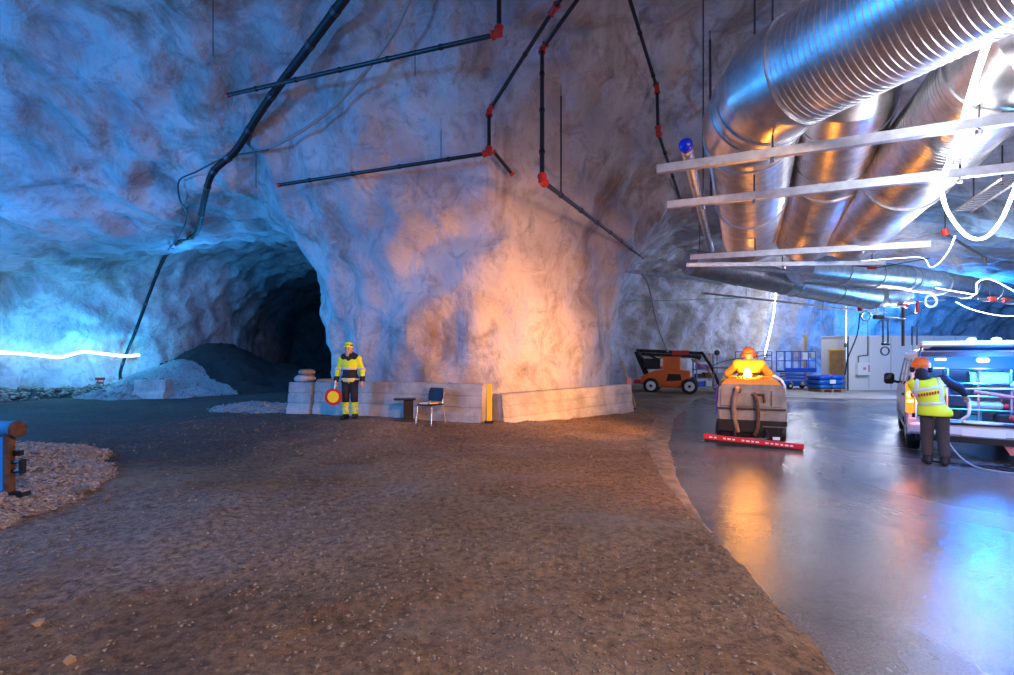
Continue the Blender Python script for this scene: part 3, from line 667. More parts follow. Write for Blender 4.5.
LW = [onrock(x, y, .3) for x, y in ((-70, 350), (-20, 352), (15, 353), (45, 356), (62, 357), (82, 352), (105, 354), (125, 356), (139, 355))]
rope('glowing cyan-white light strip along the blue rock wall', LW, 0.06, 'led_cyan', 5, [LW[2]+Vector((0.8, -0.4, 0.3)), LW[5]+Vector((0.8, -0.6, 0.3)), LW[8]+Vector((0.5, -0.6, 0.3))], 85, (0.02, 0.46, 1.0))
# ------------------------------------------------------------------ sprinkler valves in the far hall
def valve_rig(label, px, py, d, parts, rodmax=0.6):
    t = thing('valve_pipework', label, 'pipework', P(px, py, d)); o0 = t.location
    top = rock_above(o0)
    for kind, pts, r, mt in parts:
        q = [P(x, y, d)-o0 for x, y in pts]
        if kind == 'ring':
            c = q[0]; cc = [c+Vector((math.cos(a)*r*4, 0, math.sin(a)*r*4)) for a in np.linspace(0, 2*PI, 18)]; MB().tube(cc, r*0.7, 6, cap=False).build('hose_coil', mt, t, smooth=60)
        else: MB().tube(q, r, 8).build(kind, mt, t, smooth=40)
    MB().cyl((0, 0, 0), (0, 0, min(rodmax, max(0.3, top-o0.z+0.1))), 0.012, seg=5).build('hanger_rod', 'dark_steel', t)
valve_rig('pipework with a red valve and white hose coil', 861, 308, 19, [('pipe', [(861, 308), (905, 306)], .035, 'steel'), ('valve', [(860, 304), (860, 311)], .09, 'red_joint'), ('ring', [(866, 316)], .045, 'steel'), ('valve_body', [(874, 317), (883, 317)], .08, 'rust'), ('pipe', [(883, 317), (905, 319)], .03, 'steel'), ('stem', [(877, 308), (877, 317)], .03, 'steel')])
valve_rig('red standpipe with a wide red valve head', 902, 306, 19.2, [('valve_head', [(899, 306), (907, 306)], .09, 'red_joint'), ('standpipe', [(903, 307), (903, 346)], .05, 'rust')])
valve_rig('pair of grey drop pipes ending in a hose coil', 884, 320, 19.4, [('pipe', [(883, 320), (883, 343)], .03, 'dark_steel'), ('pipe', [(888, 320), (888, 343)], .03, 'dark_steel'), ('yoke', [(882, 344), (889, 344)], .05, 'black_metal'), ('ring', [(885, 351)], .04, 'dark_steel')])
valve_rig('pink-red valve beside a ring of white hose', 918, 306, 19, [('valve', [(917, 301), (917, 313)], .06, 'red_joint'), ('ring', [(931, 301)], .055, 'white_paint'), ('pipe', [(905, 303), (945, 300)], .03, 'steel')])
valve_rig('pair of grey drop pipes nearest the van roof', 914, 325, 19, [('pipe', [(912, 326), (912, 345)], .025, 'dark_steel'), ('pipe', [(917, 326), (917, 345)], .025, 'dark_steel')])
valve_rig('pipe with two pink-red couplings above the van', 990, 299, 18, [('pipe', [(978, 299), (1020, 301)], .035, 'steel'), ('coupling', [(989, 299), (995, 299)], .09, 'red_joint'), ('coupling', [(1003, 300), (1007, 300)], .09, 'red_joint')])
valve_rig('thin pipe with a small red fitting under the beam end', 872, 266, 13, [('pipe', [(850, 265), (870, 267)], .015, 'dark_steel'), ('fitting', [(868, 268), (876, 268)], .035, 'red_joint'), ('pipe', [(876, 268), (930, 258)], .012, 'dark_steel')])
valve_rig('white cross-shaped hanger below the cable ladder', 823, 309, 19, [('bar', [(818, 309), (829, 309)], .025, 'white_paint'), ('stem', [(823, 299), (823, 318)], .02, 'white_paint')])
valve_rig('small dark drain pipe angling below the light loop', 945, 232, 9, [('fitting', [(944, 229), (946, 235)], .05, 'red_joint'), ('pipe', [(946, 234), (985, 258), (985, 266)], .022, 'dark_steel')], 6.0)
# ------------------------------------------------------------------ concrete barriers
def barrier(label, a, b_, hgt=0.87, endmat=None, group=None):
    a, b_ = Vector(a), Vector(b_); v = Vector((b_.x-a.x, b_.y-a.y, 0)); Ln = v.length
    z = min(floor_z(a.x, a.y), floor_z(b_.x, b_.y))-0.02
    t = thing('concrete_barrier', label, 'barrier', (a.x, a.y, z), math.atan2(v.y, v.x), group)
    half = [(0.27, 0), (0.27, 0.16), (0.22, 0.28), (0.205, 0.30), (0.20, 0.325), (0.215, 0.35), (0.19, 0.55), (0.165, 0.57), (0.165, 0.595), (0.18, 0.615), (0.155, hgt-0.03), (0.125, hgt)]
    prof = [(x, q) for x, q in half]+[(-x, q) for x, q in reversed(half)]
    dz = floor_z(b_.x, b_.y)-floor_z(a.x, a.y)
    n = len(prof); xs = [0.0, 0.04, Ln-0.04, Ln]; sc = [0.94, 1, 1, 0.94]; vs_ = []
    for x, s_ in zip(xs, sc): vs_ += [(x, u_*s_, w_+max(0, dz if z < floor_z(a.x, a.y)-0.03 else dz)*0*x) for u_, w_ in prof]
    fs = [tuple(range(n-1, -1, -1)), tuple(range(3*n, 4*n))]+[(k*n+i, k*n+(i+1) % n, (k+1)*n+(i+1) % n, (k+1)*n+i) for k in range(3) for i in range(n)]
    MB().add(vs_, fs).build('barrier_body', 'barrier_concrete', t, smooth=20)
    for f in (0.25, 0.75):
        if Ln > 2: MB().cyl((Ln*f, 0, hgt-0.01), (Ln*f, 0, hgt+0.012), 0.035, seg=10).build('lifting_insert', 'dark_steel', t)
    return t
A_, B_ = Vector((-5.75, 13.45, 0)), Vector((-0.5, 11.45, 0)); vv = (B_-A_)
e1 = A_+vv*0.135; e2 = A_+vv*0.155; e3 = A_+vv*0.345; e4 = A_+vv*0.352
barrier('short grey concrete barrier block at the tunnel-side end of the row', A_, e1)
barrier('grey concrete barrier block behind the man with the round sign', e2, e3)
barrier('long grey concrete barrier behind the black chair', e4, B_)
C_, D_ = Vector((-0.22, 11.5, 0)), Vector((3.75, 15.7, 0))
barrier('long pale concrete barrier glowing orange along the pillar', C_, D_)
t = thing('warning_post', 'yellow-orange marker board standing where two barriers meet', 'marker', (-0.40, 11.20, floor_z(-0.4, 11.2)))
MB().box((0, 0, 0.44), (0.12, 0.03, 0.86), bev=0.01).build('board', 'yellow_paint', t); MB().box((0, 0.03, 0.42), (0.05, 0.04, 0.84)).build('post', 'rust', t); MB().box((0, 0.0, 0.02), (0.2, 0.2, 0.05), bev=0.01).build('foot', 'black_rubber', t)
def bag(label, x, y, z, sx, sy, sz, matn, rz=0):
    t = thing('sandbag', label, 'sandbag', (x, y, z), rz); mb = MB(); n, k = 14, 7; vs_ = []
    for j in range(k+1):
        ph = -PI/2+PI*j/k
        for i in range(n):
            th = 2*PI*i/n; c = math.cos(ph)**0.6 if math.cos(ph) > 0 else 0
            w_ = 1+0.12*noise.noise(Vector((math.cos(th)*2, math.sin(th)*2, x*3+j*0.3)))
            vs_.append((sx*c*math.copysign(abs(math.cos(th))**0.8, math.cos(th))*w_, sy*c*math.copysign(abs(math.sin(th))**0.8, math.sin(th))*w_, sz*(1+math.sin(ph))*w_))
    fs = [(j*n+i, j*n+(i+1) % n, (j+1)*n+(i+1) % n, (j+1)*n+i) for j in range(k) for i in range(n)]
    mb.add(vs_, fs).build('sack', matn, t, smooth=60); MB().tube([(sx*0.9, 0, sz), (sx*1.12, 0.02, sz*1.1)], [0.05, 0.03], 8).build('tied_end', matn, t, smooth=60)
    return t
ang = math.atan2(vv.y, vv.x); q = A_+vv*0.07; zt = floor_z(A_.x, A_.y)+0.845
b1 = bag('broad tan sandbag at the bottom on the end barrier block', q.x, q.y, zt, 0.3, 0.2, 0.10, 'barrier_concrete', ang)
bag('orange-brown sandbag stacked on top of another on the end block', q.x+0.05, q.y, zt+0.19, 0.23, 0.17, 0.08, 'sandbag', ang)
q = A_+vv*0.2; bag('flat orange-brown sandbag on the second barrier block', q.x, q.y, zt-0.01, 0.29, 0.17, 0.06, 'sandbag', ang)
# block by the rubble
t = thing('concrete_block', 'grey concrete block lying before the pale gravel heap', 'block', (-14.35, 20.3, floor_z(-14.35, 20.3)), -0.05)
mb = MB(); hb = [(0.33, 0), (0.33, .2), (.22, .34), (.2, .72), (.17, .75)]; pr = hb+[(-x, z) for x, z in reversed(hb)]
mb.prism(pr, (-.65, .65), lambda u_, v_, w_: (w_, u_, v_)).build('block_body', 'barrier_concrete', t)
for s_ in (-0.35, 0.35): MB().tube([(s_-.08, 0, .74), (s_-.06, 0, .8), (s_+.06, 0, .8), (s_+.08, 0, .74)], 0.012, 6).build('lifting_loop', 'rust', t)
t = thing('orange_marker', 'small red-orange marker frame at the foot of the blue wall', 'marker', onrock(100, 388, .6)); t.location.z = 0.55
MB().box((0, 0, .22), (.42, .03, .12)).build('top_board', 'red_joint', t); MB().box((0, 0, .05), (.3, .03, .09)).build('lower_board', 'red_joint', t)
for s_ in (-.12, .12): MB().cyl((s_, .03, -.5), (s_, .03, .26), .015, seg=6).build('leg', 'rust', t)
# leaning stake behind right barrier
t = thing('wooden_stake', 'thin wooden stake leaning at the right foot of the pillar', 'stake', (4.35, 16.9, 0)); MB().tube([(0, 0, 0), (-0.25, 0.05, 0.9), (-0.42, 0.12, 1.55)], 0.03, 6).build('shaft', 'wood', t); MB().box((-0.43, .12, 1.57), (.08, .08, .05)).build('head', 'wood', t)
t = thing('marker_cone', 'pale pink marker stub behind the barrier end', 'cone', (3.95, 16.2, floor_z(3.95, 16.2))); MB().lathe((0, 0, 0), [(.16, 0), (.16, .03), (.11, .05), (.075, .98), (.0, 1.0)], 12).build('cone', 'pink', t, smooth=40); MB().box((0, 0, .02), (.36, .36, .04), bev=.01).build('base', 'black_rubber', t)
# ------------------------------------------------------------------ chair and small table
cx_, cy_ = -1.72, 11.25; t = thing('stacking_chair', 'black stacking chair with chrome legs before the barrier', 'chair', (cx_, cy_, floor_z(cx_, cy_)), -0.6)
MB().box((0, 0, .44), (.44, .42, .03), bev=.012).build('seat', 'black_plastic', t)
mb = MB(); cur = [(-.22, .05), (-.15, .015), (0, 0), (.15, .015), (.22, .05)]; vs_ = []
for z, o_ in ((.5, .20), (.58, .215), (.72, .235), (.80, .25)):
    w_ = 0.86 if z > .79 or z < .51 else 1.0
    vs_ += [(x*w_, o_-y, z) for x, y in cur]+[(x*w_, o_-y+.02, z) for x, y in reversed(cur)]
fs = [(k*10+i, k*10+(i+1) % 10, k*10+10+(i+1) % 10, k*10+10+i) for k in range(3) for i in range(10)]+[tuple(range(9, -1, -1)), tuple(range(30, 40))]
mb.add(vs_, fs).build('backrest', 'navy_plastic', t, smooth=50)
for sx in (-1, 1):
    MB().tube([(sx*.20, -.15, .425), (sx*.21, -.19, .40), (sx*.235, -.23, 0)], .012, 8).build('leg', 'steel', t, smooth=60)
    MB().tube([(sx*.20, .17, .42), (sx*.225, .25, 0)], .012, 8).build('leg', 'steel', t, smooth=60)
    MB().tube([(sx*.19, .17, .42), (sx*.185, .20, .5), (sx*.18, .24, .7)], .011, 8).build('back_upright', 'steel', t, smooth=60)
pp = thing('folded_paper', 'white and yellow folded papers on the chair seat', 'papers', (cx_, cy_, floor_z(cx_, cy_)+.456), -0.6)
MB().box((-.06, -.05, .012), (.22, .28, .022), rz=.1).build('sheet', 'paper', pp); MB().box((.10, -.05, .02), (.14, .24, .02), rz=-.15).build('cover', 'yellow_paint', pp)
tx, ty = -2.35, 11.5; t = thing('side_table', 'small dark side table beside the black chair', 'table', (tx, ty, floor_z(tx, ty)), .2)
MB().box((0, 0, .49), (.5, .38, .03), bev=.01).build('tabletop', 'black_plastic', t); MB().box((.08, .02, .25), (.22, .26, .46), bev=.01).build('pedestal', 'black_metal', t); MB().box((0, 0, .02), (.46, .34, .03), bev=.01).build('base', 'dark_steel', t)
# ------------------------------------------------------------------ blue pipe stand at the left edge
sx_, sy_ = -5.62, 5.65; z0 = floor_z(sx_, sy_); t = thing('pipe_stand', 'rusty post with a blue pipe head and brackets by the gravel heap', 'stand', (sx_, sy_, z0))
MB().box((0, 0, .42), (.07, .08, .84), bev=.008).build('post', 'rust', t)
MB().tube([(-.6, .0, .86), (-.05, 0, .88), (.02, 0, .885), (.06, -.0, .86)], [.085, .085, .08, .07], 16).build('pipe_head', 'azure', t, smooth=50)
MB().lathe((.06, 0, .87), [(.085, 0), (.095, .01), (.095, .05), (.05, .055)], 16, (1, 0, 0)).build('end_flange', 'rust', t)
for z in (.50, .40): MB().tube([(.02, 0, z), (.16, -.02, z+.01)], .022, 6).build('bracket', 'black_metal', t)
MB().box((.165, -.02, .455), (.03, .06, .16)).build('bracket_plate', 'black_metal', t); MB().box((.08, .02, .60), (.08, .05, .06)).build('clamp', 'black_metal', t)
MB().lathe((.03, -.06, .05), [(.11, 0), (.12, .02), (.12, .1), (.07, .11)], 16, (0, 1, 0)).build('foot_roller', 'black_metal', t, smooth=40); MB().box((.12, 0, .12), (.16, .1, .05), ry=-.35).build('foot_arm', 'black_metal', t); MB().box((-.08, 0, .45), (.05, .05, .7)).build('jack_tube', 'azure', t)
# ------------------------------------------------------------------ white cabin
bx0, by0 = 17.35, 25.55; t = thing('site_cabin', 'white flat-roofed cabin with a wooden door at the back', 'cabin', (bx0, by0, 0.015)); Hb = 2.75
Lf = Vector((-0.42, 1.4, 0)); Rf = Vector((7.5, 0.9, 0)); nl = Lf.normalized(); nr = Rf.normalized()
nL = Vector((-nl.y, nl.x, 0)); nR = Vector((nr.y, -nr.x, 0))
mb = MB(); base_ = [(0, 0), (Rf.x, Rf.y), (Rf.x+Lf.x, Rf.y+Lf.y), (Lf.x, Lf.y)]
mb.prism(base_, (0, Hb), lambda u_, v_, w_: (u_, v_, w_)).build('wall_shell', 'panel_white', t)
mb = MB(); mb.prism([(u_*1.008-.03, v_*1.01-.03) for u_, v_ in base_], (Hb, Hb+.06), lambda u_, v_, w_: (u_, v_, w_)).build('roof', 'panel_white', t)
def onL(s_, z, off): p = Lf*s_+nL*off; return (p.x, p.y, z)
mb = MB(); mb.prism([(.03, .02), (.62, .02), (.62, 2.02), (.03, 2.02)], (0.0, .05), lambda u_, v_, w_: onL(u_, v_, w_)).build('door', 'wood', t)
hn = MB(); hn.prism([(.06, 1.0), (.10, 1.0), (.10, 1.06), (.06, 1.06)], (.05, .1), lambda u_, v_, w_: onL(u_, v_, w_)).build('door_handle', 'steel', t)
for (s0, s1, z0_, z1_) in ((.62, .66, 0, 2.08), (-.01, .03, 0, 2.08), (-.01, .66, 2.02, 2.08)):
    MB().prism([(s0, z0_), (s1, z0_), (s1, z1_), (s0, z1_)], (0, .06), lambda u_, v_, w_: onL(u_, v_, w_)).build('door_frame', 'yellow_paint', t)
def onR(s_, z, off): p = nr*s_+nR*off; return (p.x, p.y, z)
MB().prism([(-.02, 0), (.06, 0), (.06, Hb), (-.02, Hb)], (0, .07), onR).build('corner_post', 'dark_steel', t)
for s_ in (1.25, 2.5, 3.75, 5.0, 6.25): MB().prism([(s_, .05), (s_+.02, .05), (s_+.02, Hb), (s_, Hb)], (0, .012), onR).build('panel_joint', 'cable_grey', t)
bx_ = MB(); bx_.prism([(.45, .78), (1.15, .78), (1.15, 1.42), (.45, 1.42)], (0, .22), onR); ob = bx_.build('electrical_box', 'white_paint', t)
MB().prism([(.74, 1.05), (.88, 1.05), (.88, 1.18), (.74, 1.18)], (.22, .24), onR).build('box_mark', 'cable_grey', ob); MB().prism([(1.02, .95), (1.1, .95), (1.1, 1.3), (1.02, 1.3)], (.22, .235), onR).build('box_label', 'pink', ob); MB().prism([(.5, .7), (1.1, .7), (1.1, .77), (.5, .77)], (0, .15), onR).build('box_shelf', 'cable_grey', ob)
MB().tube([onR(.62, 1.42, .06), onR(.62, 1.75, .06), onR(1.15, 1.8, .06), onR(1.15, 3.6, .06)], .025, 6).build('conduit', 'dark_steel', t)
t = thing('drop_pipe', 'pale pole rising past the cabin corner to the ladder', 'pipe', P(846, 389, 25.2)); t.location.z = .015
MB().tube([(0, 0, 0), (0, 0, 4.3)], .05, 8).build('pole', 'steel', t); MB().tube([(0, 0, 2.2), (0, 0, 2.4)], .09, 8).build('collar', 'dark_steel', t)
hose('grey_cable', 'dark blue cable slanting down to the cabin door', 'cable', [P(x, y, 24.5) for x, y in ((860, 313), (857, 335), (848, 358), (845, 375))], .03, 'navy_cloth')
# timber post
t = thing('timber_post', 'tall bare timber post standing behind the scissor lift', 'post', (17.3, 29.0, 0)); MB().box((0, 0, 1.5), (.14, .14, 3.0), bev=.01).build('post', 'wood', t); MB().box((0, 0, 2.95), (.3, .1, .1)).build('cleat', 'wood', t)
# ------------------------------------------------------------------ scissor lift and pallets
def scissor(label, x, y, rz, paint, rails):
    t = thing('scissor_lift', label, 'lift', (x, y, .015), rz)
    MB().box((0, 0, .3), (1.75, .72, .26), bev=.03).build('chassis', paint, t)
    for sx in (-.6, .6):
        for sy in (-.34, .34):
            w_ = MB().lathe((sx, sy-.05, .17), [(.1, 0), (.17, .015), (.17, .085), (.1, .1)], 16, (0, 1, 0)).build('wheel', 'black_rubber', t, smooth=40); MB().lathe((sx, sy-.065, .17), [(.05, 0), (.08, .01), (.08, .12), (.05, .13)], 10, (0, 1, 0)).build('hub', 'white_paint', w_)
    for k in range(4):
        for s_ in (-1, 1):
            MB().box((0, s_*.25, .52+k*.09), (1.5, .05, .045), ry=.028*(1 if k % 2 else -1)*s_).build('scissor_arm', paint, t)
    MB().box((0, 0, .93), (1.8, .74, .1), bev=.02).build('platform', paint, t); MB().box((0, -.38, 1.02), (1.8, .02, .2)).build('toe_board', paint, t)
    xs_ = np.linspace(-.88, .88, 5)
    for x_ in xs_:
        for sy in (-.35, .35): MB().tube([(x_, sy, .95), (x_, sy, 2.0)], .022, 6).build('guard_post', rails, t)
    for z in (1.5, 2.0):
        for sy in (-.35, .35): MB().tube([(-.88, sy, z), (.88, sy, z)], .022, 6).build('guard_rail', rails, t)
        for x_ in (-.88, .88): MB().tube([(x_, -.35, z), (x_, .35, z)], .022, 6).build('end_rail', rails, t)
    MB().box((.25, -.37, 1.75), (.3, .04, .38), bev=.02).build('sign', 'white_paint', t); MB().box((.68, -.3, 1.8), (.22, .2, .3), bev=.02).build('control_box', 'clear_tarp', t)
    for x_ in (-.55, .1): MB().prism([(-.14, 0), (.14, 0), (0, .2)], (-.005, .005), lambda u_, v_, w_, xx=x_: (xx+u_, -.372+w_, .22+v_)).build('warning_triangle', 'yellow_paint', t)
    return t
scissor('blue scissor lift with raised guard rails beside the wrapped pallet', 15.55, 26.9, .12, 'blue_paint', 'blue_paint')
scissor('grey scissor lift with thin rails, left of the blue one', 14.1, 28.6, .1, 'lavender', 'purple_paint')
t = thing('wrapped_pallet', 'pallet of blue wrapped sacks before the cabin', 'pallet', (15.85, 24.9, .015), .1)
for k in range(3): MB().box((-.5+.5*k, 0, .05), (.1, 1.0, .1)).build('runner', 'wood', t)
for k in range(5): MB().box((0, -.42+.21*k, .115), (1.3, .14, .03)).build('deck_board', 'wood', t)
for r_ in range(3):
    for c in range(2):
        mb = MB(); mb.box((-.34+.68*c, 0, .25+r_*.23), (.68, .98, .225), rz=RNG.uniform(-.04, .04), bev=.07); mb.build('sack', ['tarp_blue', 'tarp_blue', 'blue_paint'][r_], t, smooth=50)
MB().box((0, -.5, .5), (.3, .012, .2)).build('label_sheet', 'white_paint', t)
# ------------------------------------------------------------------ boom lift
t = thing('boom_lift', 'orange articulated boom lift with black folded boom', 'boom lift', (7.85, 23.9, 0.02), -.38)
def wheel(t, x, y, z, r, wd, hub, name='wheel', hubname='hub'):
    w_ = MB().lathe((x, y-wd/2, z), [(r*.6, 0), (r*.92, .01), (r, .05), (r, wd-.05), (r*.92, wd-.01), (r*.6, wd)], 24, (0, 1, 0)).build(name, 'black_rubber', t, smooth=35)
    MB().lathe((x, y-wd/2-.012, z), [(r*.2, 0), (r*.62, .006), (r*.62, wd+.018), (r*.2, wd+.024)], 16, (0, 1, 0)).build(hubname, hub, w_, smooth=35)
    MB().lathe((x, y-wd/2-.03, z), [(r*.12, 0), (r*.2, .01), (r*.2, wd+.05), (r*.12, wd+.06)], 10, (0, 1, 0)).build('axle_cap', 'dark_steel', w_)
    return w_
for x_ in (-.85, .85):
    for y_ in (-.78, .78): wheel(t, x_, y_, .36, .36, .26, 'white_paint')
MB().box((0, 0, .42), (2.0, 1.1, .3), bev=.06).build('chassis', 'orange_paint', t)
mb = MB(); pr = [(-1.35, .48), (-.9, .46), (.55, .40), (.85, .55), (.85, 1.05), (.3, 1.12), (-.75, 1.05), (-1.35, .78)]
mb.prism(pr, (-.62, .62), lambda u_, v_, w_: (u_, w_, v_)).build('engine_cover', 'orange_paint', t)
MB().prism([(-.18, .58), (.5, .62), (.45, .9), (-.1, .92)], (-.64, -.6), lambda u_, v_, w_: (u_, w_, v_)).build('side_grille', 'black_metal', t)
mb = MB(); mb.prism([(-.45, 1.12), (.42, 1.12), (.42, 1.72), (-.45, 1.72)], (-.5, .5), lambda u_, v_, w_: (u_, w_, v_)); mb.build('turret_cover', 'orange_paint', t)
MB().box((-.85, -.05, 1.38), (.8, .95, .5), bev=.04).build('hydraulic_bay', 'black_metal', t); MB().box((-.4, -.52, 1.45), (.12, .03, .35)).build('side_vent', 'white_paint', t)
for z, nm in ((1.95, 'upper_boom'), (1.78, 'lower_boom')): MB().box((-.15, .05+(z-1.78)*.6, z), (3.0, .18, .16), bev=.02, ry=.05).build(nm, 'black_metal', t)
MB().box((.42, -.12, 1.9), (.75, .03, .22)).build('maker_plate', 'red_joint', t)
MB().tube([(-1.62, .05, 1.98), (-1.45, .05, 1.55), (-1.15, .05, .85), (-1.05, .05, .55)], .14, 6).build('riser', 'black_metal', t); MB().tube([(-1.5, -.12, 1.9), (-.95, -.12, 1.15)], .06, 8).build('lift_cylinder', 'dark_steel', t)
for s_ in (-.16, .16): MB().tube([(1.35, .1+s_, 1.95), (1.75, .05+s_, 1.3), (2.15, s_, .35)], .075, 6).build('jib_arm', 'black_metal', t)
MB().tube([(.9, .1, 1.6), (1.6, .1, 1.1), (1.9, .1, .7)], .04, 6).build('jib_cylinder', 'wood', t)
for (a_, b_) in (((-1.3, .0, 1.9), (-.6, .0, 1.6)), ((-.6, 0, 1.6), (.3, 0, 1.9)), ((.6, 0, 1.85), (1.3, 0, 1.6))): MB().tube([a_, b_], .05, 6).build('link_arm', 'black_metal', t)
bk = MB(); bk.box((2.2, .3, .22), (.7, 1.2, .06)); bo = bk.build('basket_floor', 'dark_steel', t)
for x_ in (1.88, 2.52):
    for y_ in (-.25, .85): MB().tube([(x_, y_, .22), (x_, y_, 1.2)], .025, 6).build('basket_post', 'sandbag', bo)
MB().tube([(1.88, -.25, 1.2), (2.52, -.25, 1.2), (2.52, .85, 1.2), (1.88, .85, 1.2), (1.88, -.25, 1.2)], .025, 6).build('basket_rail', 'sandbag', bo)
MB().box((-1.45, -.35, .52), (.5, .3, .2), bev=.03).build('tow_bumper', 'red_paint', t)
# ------------------------------------------------------------------ tool rack and hazard board by the far wall
t = thing('tool_rack', 'grey-violet steel rack of bins left of the sweeper', 'rack', (10.35, 26.4, 0.0), .1)
for x_ in (-.45, .45):
    for y_ in (-.2, .2): MB().box((x_, y_, .95), (.06, .06, 1.9)).build('upright', 'lavender', t)
for z in (.15, .6, 1.05, 1.5, 1.88): MB().box((0, 0, z), (1.0, .46, .05)).build('shelf', 'lavender', t)
for k, (x_, z, w_, h_, mt) in enumerate(((-.2, .3, .4, .26, 'blue_paint'), (.22, .32, .34, .3, 'clear_tarp'), (-.22, .73, .36, .22, 'black_metal'), (.2, .76, .4, .28, 'rust'), (-.1, 1.2, .5, .26, 'purple_paint'), (.3, 1.16, .2, .2, 'pink'), (-.2, 1.62, .4, .2, 'cable_grey'), (.2, 1.64, .3, .24, 'wood'))):
    o = MB().box((0, 0, 0), (w_, .34, h_), bev=.02).build('storage_bin', mt); o.location = (10.35+x_, 26.38, z); o.rotation_euler = (0, 0, .1)
    tag(o, ['blue bin low on the rack', 'grey box low on the rack', 'black box on the second rack shelf', 'rust-brown box on the second rack shelf', 'violet box on the third rack shelf', 'small pink box on the third rack shelf', 'grey box on the top rack shelf', 'tan box on the top rack shelf'][k], 'box', 'bins on the rack')
t = thing('hazard_board', 'board with yellow warning triangle beside the rack', 'sign', (11.35, 26.2, 0.0), .1)
MB().box((0, 0, .55), (.85, .04, .7)).build('board', 'lavender', t); MB().prism([(-.26, 0), (.26, 0), (0, .42)], (-.03, -.02), lambda u_, v_, w_: (u_, w_, .36+v_)).build('warning_triangle', 'yellow_paint', t)
for s_ in (-.34, .34): MB().box((s_, .03, .28), (.04, .04, .56)).build('leg', 'dark_steel', t)
for s_ in (-.2, -.02, .16): MB().box((s_, -.03, .3), (.1, .012, .06), ry=.6).build('stripe', 'black_metal', t)
t = thing('round_lamp', 'dark round lamp head on a stand beyond the rack', 'lamp', (11.3, 26.9, 0)); MB().lathe((0, -.06, 1.95), [(.06, 0), (.14, .02), (.15, .08), (.05, .16)], 14, (0, 1, 0)).build('lamp_head', 'black_metal', t); MB().cyl((0, 0, 0), (0, 0, 1.85), .02, seg=6).build('stand', 'dark_steel', t)
hose('grey_cable', 'thin dark cable strung behind the sweeper driver', 'cable', [P(x, y, 24) for x, y in ((711, 366), (725, 361), (742, 358), (760, 356), (772, 355))], .022, 'dark_steel')
t = thing('timber_plank', 'pale plank lying before the tool rack', 'plank', (10.9, 25.0, .03), .05); MB().box((0, 0, .08), (3.0, .3, .16), bev=.01).build('plank', 'concrete_floor', t); MB().box((1.3, 0, .0), (.1, .3, .06)).build('bearer', 'wood', t)
# ------------------------------------------------------------------ people
def sdf_prims(prims, h, k, off=0.0, clip=None, cut=None):
    pa = np.array([p[0] for p in prims], float); pb = np.array([p[1] for p in prims], float); ra = np.array([p[2] for p in prims]); rb = np.array([p[3] for p in prims])
    m = max(ra.max(), rb.max())+off+3*h; lo = np.minimum(pa.min(0), pb.min(0))-m; hi = np.maximum(pa.max(0), pb.max(0))+m
    if clip: lo[2] = max(lo[2], clip[0]-3*h); hi[2] = min(hi[2], clip[1]+3*h)
    ax = [np.arange(lo[i], hi[i]+h, h) for i in range(3)]; Fl = np.full([len(a) for a in ax], 0.3, np.float32)
    for a, b_, r0, r1 in zip(pa, pb, ra, rb):
        mm = max(r0, r1)+off+k+3*h; l_ = np.minimum(a, b_)-mm; u_ = np.maximum(a, b_)+mm
        sl = tuple(slice(max(0, int((l_[i]-lo[i])/h)), min(len(ax[i]), int((u_[i]-lo[i])/h)+2)) for i in range(3))
        if any(s.stop <= s.start for s in sl): continue
        X, Y, Z = np.meshgrid(ax[0][sl[0]], ax[1][sl[1]], ax[2][sl[2]], indexing='ij')
        ab = b_-a; L2 = max(ab@ab, 1e-9); t = np.clip(((X-a[0])*ab[0]+(Y-a[1])*ab[1]+(Z-a[2])*ab[2])/L2, 0, 1)
        d = np.sqrt((X-a[0]-t*ab[0])**2+(Y-a[1]-t*ab[1])**2+(Z-a[2]-t*ab[2])**2)-(r0+(r1-r0)*t)-off
        f = Fl[sl]; hh = np.clip(0.5+0.5*(f-d)/k, 0, 1); Fl[sl] = f*(1-hh)+d*hh-k*hh*(1-hh)
    if clip:
        Z = ax[2][None, None, :]; Fl = np.maximum(Fl, np.maximum(clip[0]-Z, Z-clip[1]))
    if cut is not None:
        X, Y, Z = np.meshgrid(*ax, indexing='ij'); Fl = np.maximum(Fl, cut(X, Y, Z))
    return surface_nets(Fl, lo, h)
def sdf_obj(name, prims, h, k, matn, parent, off=0.0, clip=None, cut=None):
    V, Q = sdf_prims(prims, h, k, off, clip, cut)
    return mesh_from(name, V, Q[:, ::-1], matn, parent)
def hand_prims(wr, d, side, curl, grip=1.0):
    """palm and five fingers; d: hand direction, side: thumb-side direction, curl: direction the fingers bend to"""
    wr, d, side, curl = (np.array(x, float) for x in (wr, d, side, curl)); d /= np.linalg.norm(d); side = side-d*(side@d); side /= np.linalg.norm(side); curl = curl-d*(curl@d)-side*(curl@side); curl /= np.linalg.norm(curl)
    out = [(wr+side*o, wr+d*.085+side*o*1.15, .02, .019) for o in (-.024, 0, .024)]
    for o, L_ in ((.034, .07), (.012, .08), (-.011, .075), (-.034, .058)):
        a = wr+d*.09+side*o; b_ = a+(d*(1-.35*grip)+curl*.5*grip)*L_*.5; c = b_+(d*(1-.9*grip)+curl*.9*grip)*L_*.55
        out += [(a, b_, .0105, .0095), (b_, c, .0095, .008)]
    a = wr+d*.03+side*.032; b_ = a+(d*.6+side*.55+curl*.3)*.045; c = b_+(d*.75+curl*.45*grip)*.035
    return out+[(a, b_, .0125, .011), (b_, c, .011, .009)]
